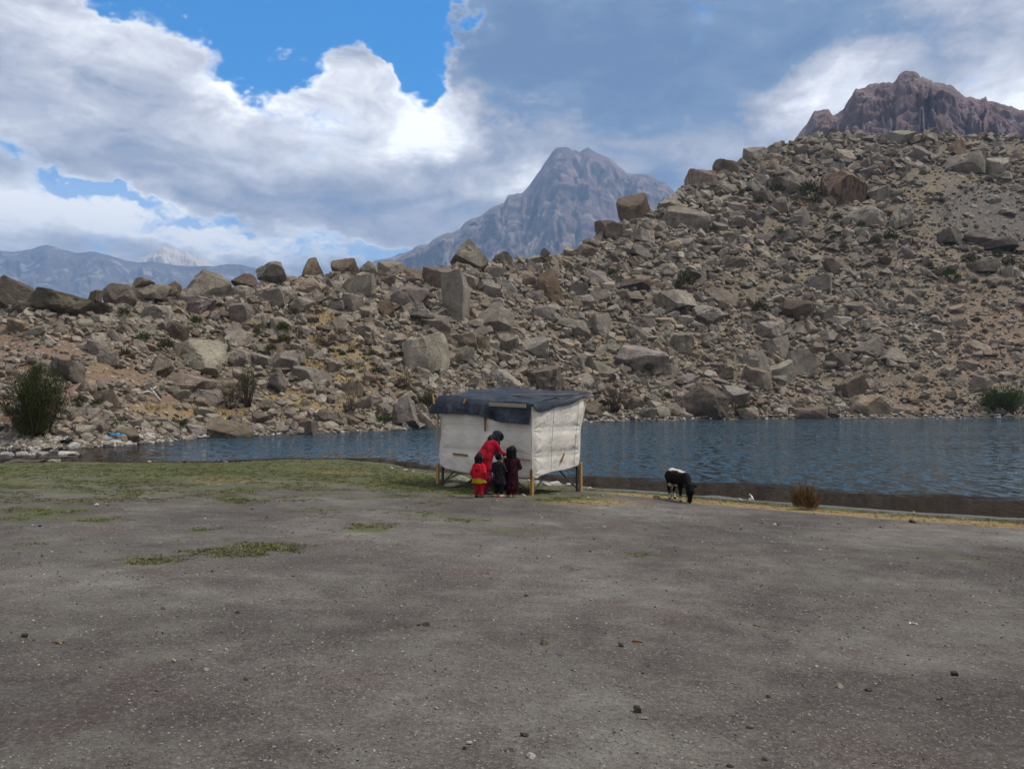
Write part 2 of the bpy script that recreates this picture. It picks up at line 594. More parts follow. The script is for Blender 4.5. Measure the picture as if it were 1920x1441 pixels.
HM, n, b = material('stony hillside earth', 0.95, 0.1)
P = n.node('ShaderNodeNewGeometry').outputs['Position']
big = n.noise(P, 0.10, 5, 0.6)
mid = n.noise(P, 0.8, 6, 0.65)
fine = n.noise(P, 5.0, 6, 0.7)
c = n.ramp(n.add(n.mul(big, 0.4), n.mul(mid, 0.6)), [(0.3, (0.095, 0.076, 0.055)), (0.5, (0.150, 0.122, 0.086)), (0.7, (0.215, 0.176, 0.124))])
nz = n.mul(n.sub(n.add(n.mul(mid, 0.6), n.mul(fine, 0.4)), 0.5), 0.9)
c = n.mix(n.mul(n.ss(n.add(n.attr('earth'), nz), 0.25, 0.65), 0.9), c, n.ramp(fine, [(0.3, (0.135, 0.092, 0.064)), (0.7, (0.235, 0.165, 0.115))]))
c = n.mix(n.mul(n.ss(n.add(n.attr('dry'), nz), 0.3, 0.7), 0.9), c, n.ramp(fine, [(0.3, (0.17, 0.118, 0.055)), (0.65, (0.27, 0.20, 0.105))]))
c = n.mix(n.mul(n.ss(n.add(n.attr('scree'), nz), 0.3, 0.6), 0.9), c, n.ramp(fine, [(0.3, (0.085, 0.075, 0.068)), (0.7, (0.13, 0.115, 0.10))]))
c = n.mix(n.mul(n.ss(n.add(n.attr('moss'), nz), 0.3, 0.7), 0.9), c, n.ramp(fine, [(0.3, (0.035, 0.05, 0.016)), (0.7, (0.085, 0.10, 0.035))]))
vd = n.voro(P, 2.4, 'F1', 'Distance')
vc = n.sep(n.voro(P, 2.4, 'F1', 'Color'))
c = n.mix(n.mul(n.ss(vd, 0.42, 0.25), n.ss(vc[0], 0.45, 0.5)), c, n.mix(vc[1], (0.14, 0.12, 0.105), (0.36, 0.32, 0.27)))
c = n.mix(n.mul(n.ss(fine, 0.45, 0.25), 0.6), c, (0.07, 0.058, 0.046))
n.put(b.inputs['Base Color'], c)
n.put(b.inputs['Normal'], n.bump(n.add(n.mul(mid, 0.6), n.add(n.mul(fine, 0.4), n.mul(n.ss(vd, 0.5, 0.1), 0.3))), 0.9, 0.25))
me = mesh_np('hillside', np.stack([HX, HYY, HZ], -1).reshape(-1, 3), grid_faces(*HX.shape), HM)
for nm, a in (('earth', earth), ('dry', hdry), ('scree', scree), ('moss', moss)):
    add_attr(me, nm, a)
tag(obj('hillside', me), 'stony brown hillside rising from the far shore of the lake', None, None, 'structure')


def hill_at(px, py):
    """point of the hillside seen at the pixel (nearest crossing)"""
    j = (px - HPX[0]) / 5.0
    j0 = int(np.clip(math.floor(j), 0, len(HPX) - 2))
    t = j - j0
    cz = HZ[:, j0] * (1 - t) + HZ[:, j0 + 1] * t
    cy = D2[:, j0] * (1 - t) + D2[:, j0 + 1] * t
    cp = hpy[:, j0] * (1 - t) + hpy[:, j0 + 1] * t
    for i in range(iu0, len(US) - 2):
        if cp[i] >= py > cp[i + 1]:
            q = (cp[i] - py) / (cp[i] - cp[i + 1])
            D = cy[i] + q * (cy[i + 1] - cy[i])
            return np.array([(px - CXP) / FPX / math.cos(PITCH) * D, D, cz[i] + q * (cz[i + 1] - cz[i])])
        if US[i] >= 1.0:
            break
    i = iu1 - 1
    return np.array([(px - CXP) / FPX / math.cos(PITCH) * cy[i], cy[i], cz[i]])


def hill_range(px):
    j = int(np.clip(round((px - HPX[0]) / 5.0), 0, len(HPX) - 1))
    return hpy[iu0:iu1, j].min(), hpy[iu0, j]


# ---- water
wxs = axis([(-160, -45, 5), (-45, 70, 1.0), (70, 200, 5), (200, 201, 1)])
wys = axis([(4, 30, 0.7), (30, 110, 1.5), (110, 111, 1)])
WX, WY = np.meshgrid(wxs, wys)
ws = -shore_dist(WX, WY)
wpx, _ = project(WX, WY, W + 0 * WX)
width = np.interp(wpx, [0, 300, 500, 800, 1000, 1300, 1920], [1.2, 1.4, 1.2, 1.4, 1.7, 3.5, 4.2])
calm = np.clip(1.5 - ws / width, 0, 1)
calm = np.maximum(calm, 0.75 * (1 / (1 + np.exp((wpx - 330) / 40))))
WM, n, b = material('lake water', 0.04, 0.35)
P = n.node('ShaderNodeNewGeometry').outputs['Position']
ca = n.attr('calm')
wn = n.ss(n.add(ca, n.mul(n.sub(n.noise(n.vm('MULTIPLY', P, (0.25, 0.8, 1)), 1.0, 5, 0.65), 0.5), 1.7)), 0.25, 0.80)
px_, py_, pz_ = n.sep(P)[:]
Pv = n.comb(n.mul(px_, 0.8), n.mul(py_, 1.25), 0.0)
r1 = n.sep(n.noise(n.comb(n.mul(px_, 2.9), n.mul(py_, 1.1), 0.0), 1.0, 4, 0.75, 0.2, color=True, dims='2D'))
gust = n.ss(n.noise(n.comb(n.mul(px_, 0.05), n.mul(py_, 0.16), 0), 1.0, 4, 0.6), 0.3, 0.7, 0.40, 1.25)
amp_ = n.mul(gust, n.sub(1.0, n.mul(wn, 0.96)))
nrm = n.vm('NORMALIZE', n.comb(n.mul(n.mul(n.sub(r1[0], 0.5), 0.8), amp_), n.mul(n.mul(n.sub(r1[1], 0.55), 2.5), amp_), 1.0))
n.put(b.inputs['Base Color'], n.mix(wn, (0.005, 0.031, 0.048), (0.013, 0.010, 0.008)))
b.inputs['IOR'].default_value = 1.333
n.put(b.inputs['Specular IOR Level'], n.ss(wn, 0.0, 1.0, 0.5, 0.09))
n.put(b.inputs['Roughness'], n.mix(wn, (0.06,) * 3, (0.05,) * 3))
n.put(b.inputs['Normal'], nrm)
df = n.node('ShaderNodeBsdfDiffuse')
df.inputs['Color'].default_value = (0.016, 0.012, 0.010, 1)
mx = n.node('ShaderNodeMixShader')
n.put(mx.inputs[0], n.mul(wn, 0.42))
WM.node_tree.links.new(b.outputs[0], mx.inputs[1])
WM.node_tree.links.new(df.outputs[0], mx.inputs[2])
WM.node_tree.links.new(mx.outputs[0], WM.node_tree.nodes['Material Output'].inputs['Surface'])
me = mesh_np('water', np.stack([WX, WY, W + 0 * WX], -1).reshape(-1, 3), grid_faces(*WX.shape), WM)
add_attr(me, 'calm', calm)
tag(obj('water', me), 'dark teal rippled lake narrowing to a river on the left', None, None, 'structure')

# ================================================================== FAR MOUNTAINS
def mountain(name, label, line, D, Dfoot, zfoot, mat, seed, gully=0.10, rough=0.06, step=3.0, rows=120, jag=0.0, uf=1.0):
    lx, ly = zip(*line)
    cols = np.arange(lx[0], lx[-1] + step, step)
    py = np.interp(cols, lx, ly)
    py = py + jag * fbm(p3(cols * 0.06, 0 * cols, seed), 5, seed, 0.65)
    x, y, z = ray(cols, py)
    zr = EYE + z / y * D
    u = np.concatenate([np.linspace(-0.35, 0, 14)[:-1], np.linspace(0, 1, rows) ** 1.15])[:, None]
    hgt = zr - zfoot
    Y = D - (D - Dfoot) * u
    fall = np.where(u < 0, np.abs(u) * 1.2, 1 - (1 - np.clip(u, 0, 1)) ** 1.35)      # cliffs above, scree fans below
    Z = zr - hgt * fall
    H0 = (zr.max() - zfoot)
    damp = np.clip(np.abs(u) * 9, 0, 1)
    shear = np.interp(cols, lx, np.gradient(np.array(ly, float), np.array(lx, float))) * 0.6
    wob = 0.5 * fbm(p3(cols / 130.0 + 0 * u, u * 2.5, seed + 2), 4, seed + 2)
    cc = cols * (1 + 0 * u) - shear * 220 * u
    g1 = 0.6 * fbm(p3(cc / 120.0 + wob, u * 1.8 * uf, seed), 5, seed, 0.55, ridged=True) + 0.4 * fbm(p3(cc / 70.0 + u * 3, u * 5.0 * uf, seed + 9), 5, seed + 9, 0.55, ridged=True)
    g2 = fbm(p3(cc / 26.0 + wob * 2 - u * 4, u * 11.0 * uf, seed + 5), 5, seed + 5, 0.6, ridged=True)
    Z = Z + damp * H0 * (gully * g1 + rough * g2) * (1 - 0.35 * np.clip(u, 0, 1))
    Y = Y - damp * H0 * (gully * 1.3 * g1 + rough * g2)
    X = (cols - CXP) / FPX / math.cos(PITCH) * Y
    Z = np.minimum(Z, EYE + (zr - EYE) / D * Y * (1 - 0.22 * np.clip(np.abs(u), 0, 1)))
    me = mesh_np(name, np.stack([X, Y, Z], -1).reshape(-1, 3), grid_faces(*X.shape), mat)
    add_attr(me, 'fall', (u + 0 * X))
    o = obj(name, me)
    tag(o, label, None, None, 'structure')
    return o


def mountain_mat(name, cols, scale, bands=0.0, pale=None):
    m, n, b = material(name, 0.95, 0.05)
    P = n.node('ShaderNodeNewGeometry').outputs['Position']
    q = n.vm('MULTIPLY', P, (scale, scale, scale * 0.8))
    f1 = n.noise(q, 1.0, 8, 0.62, 0.6)
    f2 = n.noise(q, 5.0, 8, 0.68, 0.3)
    f = n.add(n.mul(f1, 0.6), n.mul(f2, 0.4))
    c = n.ramp(f, [(0.30, cols[0]), (0.5, cols[1]), (0.70, cols[2])])
    if pale:
        c = n.mix(n.mul(n.ss(n.noise(q, 1.7, 6, 0.6, 1.0), 0.54, 0.62), 0.7), c, pale)
    n.put(b.inputs['Base Color'], c)
    n.put(b.inputs['Normal'], n.bump(n.add(n.noise(q, 4.0, 10, 0.7), n.mul(f2, 0.5)), 0.8, 0.08 / scale))
    return m


mountain('mountain_blue', 'hazy blue pointed mountain behind the boulder ridge',
         [(480, 570), (560, 540), (640, 513), (690, 494), (730, 484), (760, 472), (800, 456), (830, 440), (858, 431), (872, 416), (890, 408), (905, 402), (930, 384), (946, 378), (952, 366), (975, 363), (990, 350), (1000, 338),
          (1012, 322), (1022, 306), (1034, 290), (1042, 278), (1052, 275), (1064, 274), (1076, 280), (1088, 283), (1104, 278), (1116, 284), (1132, 290), (1150, 300), (1162, 312), (1175, 323), (1195, 327), (1220, 328), (1236, 340),
          (1250, 344), (1272, 364), (1330, 400), (1400, 450), (1480, 500), (1560, 560)],
         5200, 2600, -60, mountain_mat('blue mountain rock', [(0.075, 0.06, 0.06), (0.17, 0.125, 0.115), (0.32, 0.24, 0.21)], 0.0042, pale=(0.40, 0.33, 0.29)), 41, 0.085, 0.026, 2.5, 190, 5.0, 1.6)
mountain('mountain_range', 'long blue-grey mountain range at the left of the horizon',
         [(-500, 440), (-300, 455), (-100, 462), (0, 470), (25, 472), (55, 468), (72, 462), (86, 459), (100, 462), (118, 468), (142, 474), (175, 472), (200, 478), (230, 487), (255, 492), (285, 490), (310, 494), (345, 499), (400, 499),
          (430, 495), (455, 497), (490, 505), (540, 515), (620, 528), (720, 545), (820, 560)],
         7000, 4200, -60, mountain_mat('range rock', [(0.055, 0.05, 0.055), (0.14, 0.12, 0.12), (0.28, 0.24, 0.225)], 0.0032, pale=(0.44, 0.41, 0.39)), 57, 0.05, 0.022, 3.0, 110, 1.2)
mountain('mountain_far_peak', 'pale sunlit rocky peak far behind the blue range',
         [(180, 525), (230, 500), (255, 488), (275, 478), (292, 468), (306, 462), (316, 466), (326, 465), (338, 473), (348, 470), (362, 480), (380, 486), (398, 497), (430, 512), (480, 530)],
         8200, 6400, -60, mountain_mat('sun-painted pale rock', [(0.50, 0.43, 0.34), (0.80, 0.70, 0.56), (0.95, 0.88, 0.76)], 0.0022), 63, 0.07, 0.05, 1.5, 90, 2.0)  # pale rock, its colour brightened further to paint sunlight onto this peak
mountain('mountain_red', 'dark reddish craggy mountain above the right of the boulder slope',
         [(1340, 380), (1400, 340), (1450, 300), (1480, 274), (1500, 252), (1510, 238), (1518, 226), (1530, 208), (1545, 206), (1556, 204), (1564, 212), (1574, 213), (1584, 204), (1592, 190), (1600, 180), (1606, 170), (1616, 169), (1626, 164),
          (1638, 155), (1655, 153), (1676, 155), (1684, 146), (1692, 139), (1704, 134), (1716, 138), (1726, 140), (1731, 143), (1733, 139), (1738, 146), (1760, 156), (1790, 164), (1812, 178), (1846, 188), (1852, 183), (1857, 192), (1890, 196), (1920, 203), (2000, 220), (2200, 262), (2500, 330)],
         950, 430, -40, mountain_mat('reddish crag rock', [(0.070, 0.050, 0.050), (0.165, 0.114, 0.108), (0.27, 0.20, 0.185)], 0.026, pale=(0.25, 0.21, 0.20)), 77, 0.050, 0.028, 2.0, 260, 9.0, 3.2)

# valley floor joining everything out to the horizon
VM = simple_mat('valley floor', (0.17, 0.15, 0.125), 0.95, 0.1, 0.3, 0.01)
bm = bmesh.new()
vs = [bm.verts.new(p) for p in ((-9000, -300, -62), (9000, -300, -62), (9000, 13000, -62), (-9000, 13000, -62))]
bm.faces.new(vs)
tag(obj('valley_floor', bm_mesh('valley_floor', bm, VM)), 'brown valley floor stretching out to the far mountains', None, None, 'structure')

# ---- the air between here and the mountains
HZM = bpy.data.materials.new('mountain haze')
HZM.use_nodes = True
ht = HZM.node_tree
for n_ in list(ht.nodes):
    ht.nodes.remove(n_)
pv = ht.nodes.new('ShaderNodeVolumePrincipled')
pv.inputs['Color'].default_value = (0.36, 0.60, 1.0, 1)
pv.inputs['Density'].default_value = 1.4e-4
pv.inputs['Anisotropy'].default_value = 0.0
ho = ht.nodes.new('ShaderNodeOutputMaterial')
ht.links.new(pv.outputs[0], ho.inputs['Volume'])
bm = bmesh.new()
bmesh.ops.create_cube(bm, size=1.0)
bmesh.ops.scale(bm, verts=bm.verts, vec=(18400, 13600, 1730))
bmesh.ops.translate(bm, verts=bm.verts, vec=(0, 6400, 1730 / 2 - 64))
tag(obj('haze', bm_mesh('haze', bm, HZM)), 'thin blue haze filling the valley air', None, None, 'stuff')

# ================================================================== ROCKS
def ico(sub):
    bm = bmesh.new()
    bmesh.ops.create_icosphere(bm, subdivisions=sub, radius=1.0)
    V = np.array([v.co[:] for v in bm.verts])
    F = np.array([[v.index for v in f.verts] for f in bm.faces])
    bm.free()
    return V, F


ICO = {s: ico(s) for s in (1, 2, 3, 4)}


def rock_shape(seed, kind='any', sub=4, norm=True):
    """an angular rock: a ball cut by random planes, then weathered"""
    r = np.random.default_rng(seed)
    V, F = ICO[sub]
    V = V.copy()
    cuts = []
    if kind == 'block':
        Q = np.linalg.qr(r.normal(size=(3, 3)) * 0.30 + np.eye(3))[0]
        for ax in Q:
            cuts += [(ax, r.uniform(.50, .68)), (-ax, r.uniform(.50, .68))]
        nx = 6
    elif kind == 'slab':
        t = np.array([r.normal() * .25, r.normal() * .25, 1.0])
        t /= np.linalg.norm(t)
        cuts += [(t, .32), (-t, .35)]
        nx = 7
    elif kind == 'peak':
        for a in np.linspace(0, 2 * math.pi, 5)[:-1] + r.uniform(0, 2):
            v = np.array([math.cos(a), math.sin(a), r.uniform(.25, .8)])
            cuts.append((v / np.linalg.norm(v), r.uniform(.42, .62)))
        nx = 7
    elif kind == 'round':
        nx = 12
    elif kind == 'stand':
        for a in np.linspace(0, 2 * math.pi, 5)[:-1] + r.uniform(0, 2):
            v = np.array([math.cos(a), math.sin(a), r.uniform(-.1, .25)])
            cuts.append((v / np.linalg.norm(v), r.uniform(.42, .55)))
        nx = 4
    else:
        nx = 12
    for _ in range(nx):
        v = r.normal(size=3)
        v /= np.linalg.norm(v)
        cuts.append((v, r.uniform(.40, .72) if kind != 'round' else r.uniform(.60, .82)))
    for _ in range(2):
        for nrm, d in cuts:
            s = V @ nrm
            m = s > d
            V[m] -= ((s[m] - d) * 0.97)[:, None] * nrm
    dirn = V / (np.linalg.norm(V, axis=1, keepdims=True) + 1e-9)
    amp = 0.075 if sub >= 3 else 0.05
    V = V + dirn * (amp * fbm(V * 2.0 + seed % 97, 3, seed % 1000) + amp * 0.7 * fbm(V * 5.5 + seed % 89, 4, seed % 777, 0.6, ridged=True))[:, None]
    # bedding grooves along one direction
    if sub >= 4:
        q = r.normal(size=3)
        q /= np.linalg.norm(q)
        V = V + dirn * (0.022 * fbm(p3(V @ q * 7.0, V[:, 0] * .8, seed % 61), 3, 9))[:, None]
    if norm:
        lo, hi = V.min(0), V.max(0)
        V = (V - (lo + hi) / 2) / (hi - lo)
    return V, F


def rock_mat(name, mode):
    m, n, b = material(name, 0.92, 0.15)
    geo = n.node('ShaderNodeNewGeometry')
    P = geo.outputs['Position']
    if mode == 'OBJECT':
        tint = n.node('ShaderNodeObjectInfo').outputs['Color']
        rnd = n.node('ShaderNodeObjectInfo').outputs['Random']
    else:
        tint = n.attr('tint', 'INSTANCER', 'Color')
        rnd = n.node('ShaderNodeObjectInfo').outputs['Random']
    off = n.vm('ADD', P, n.comb(n.mul(rnd, 91.0), n.mul(rnd, 53.0), 0.0))
    f1 = n.noise(off, 0.55, 5, 0.62, 0.5)
    f2 = n.noise(off, 4.0, 6, 0.7)
    c = n.mix(n.ss(f1, 0.3, 0.72), n.vm('MULTIPLY', tint, (0.66, 0.63, 0.62)), n.vm('MULTIPLY', tint, (1.22, 1.2, 1.17)))
    c = n.mix(n.mul(n.ss(f2, 0.48, 0.74), 0.45), c, n.vm('MULTIPLY', tint, (1.55, 1.5, 1.42)))
    c = n.mix(n.mul(n.ss(f2, 0.46, 0.28), 0.65), c, n.vm('MULTIPLY', tint, (0.42, 0.40, 0.40)))
    rust = n.ss(n.noise(n.vm('ADD', off, (31, 7, 3)), 0.8, 4, 0.6, 0.4), 0.60, 0.72)
    c = n.mix(n.mul(rust, 0.45), c, n.vm('MULTIPLY', tint, (1.25, 0.92, 0.62)))
    if mode == 'OBJECT':
        # dark weathering streaks running down the faces of some blocks
        x, y, z = n.sep(off)[:]
        st = n.noise(n.comb(n.mul(x, 1.6), n.mul(y, 1.6), n.mul(z, 0.09)), 1.0, 4, 0.6)
        c = n.mix(n.mul(n.ss(st, 0.50, 0.58), n.m('MAXIMUM', n.ss(rnd, 0.55, 0.9, 0.0, 0.5), n.mul(n.node('ShaderNodeObjectInfo').outputs['Object Index'], 0.85))), c, n.vm('MULTIPLY', tint, (0.38, 0.37, 0.38)))
    n.put(b.inputs['Base Color'], c)
    crack = n.voro(n.vm('ADD', off, n.vm('SCALE', n.noise(off, 1.5, 3, color=True), 0.5)), 0.9, 'DISTANCE_TO_EDGE', 'Distance')
    hgt = n.add(n.mul(f2, 0.55), n.add(n.mul(f1, 0.8), n.mul(n.ss(crack, 0.0, 0.05), 0.25)))
    n.put(b.inputs['Normal'], n.bump(hgt, 0.9, 0.16))
    return m


BOULDER_MAT = rock_mat('weathered boulder', 'OBJECT')
RUBBLE_MAT = rock_mat('weathered rubble', 'INSTANCER')

TONE = {'grey': (.205, .183, .149), 'pale': (.258, .232, .190), 'tan': (.245, .200, .148), 'brown': (.148, .119, .090), 'dark': (.098, .084, .067), 'purple': (.165, .140, .115), 'rust': (.180, .128, .085), 'white': (.40, .38, .345)}
KINDS_ = ['any', 'any', 'any', 'block', 'block', 'round', 'slab', 'peak', 'stand', 'any']
LIB = {}
for kd, cnt in (('any', 14), ('block', 9), ('round', 6), ('slab', 7), ('peak', 6), ('stand', 6)):
    LIB[kd] = []
    for q in range(cnt):
        V_, F_ = rock_shape(1000 + 37 * q + sum(map(ord, kd)), kd, 4)
        LIB[kd].append(mesh_np('boulder', V_, F_, BOULDER_MAT, True, 0.30))
LIBN = {k_: 0 for k_ in LIB}

BOULDERS = []          # (px, py, w, h)
LANDMARKS = []         # (px, py, phrase)


def put_boulder(px, py, wp, hp, tone, kind, label, group, yaw=None, name='boulder', base=None, mul=None):
    P0 = hill_at(px, min(py + 0.30 * hp, hill_range(px)[1] - 0.5)) if base is None else base
    D = P0[1]
    cpt = at(px, py, D)
    sx, sz = wp * D / FPX, hp * D / FPX
    sy = sx * random.uniform(.75, 1.0)
    lib = LIB[kind]
    me = lib[LIBN[kind] % len(lib)]
    LIBN[kind] += 1
    o = obj(name, me)
    o.location = (cpt[0], D + sy * 0.12, cpt[2] - 0.08 * sz)
    o.scale = (sx * 1.06, sy * 1.1, sz * 1.20)
    o.rotation_euler = (random.uniform(-.08, .08), random.uniform(-.10, .10), yaw if yaw is not None else random.choice((0, math.pi)) + random.uniform(-.35, .35))
    t = TONE[tone]
    j = random.uniform(.88, 1.12) if mul is None else mul
    o.color = (t[0] * j, t[1] * j * random.uniform(.97, 1.03), t[2] * j * random.uniform(.95, 1.05), 1)
    tag(o, label, 'boulder' if name == 'boulder' else 'stone', group)
    BOULDERS.append((px, py, wp, hp))
    o.pass_index = 1 if 'strip' in label.split(' boulder')[0] or 'streak' in label or 'vertical stripes' in label else 0
    return o


G1 = 'boulders strewn over the hillside'
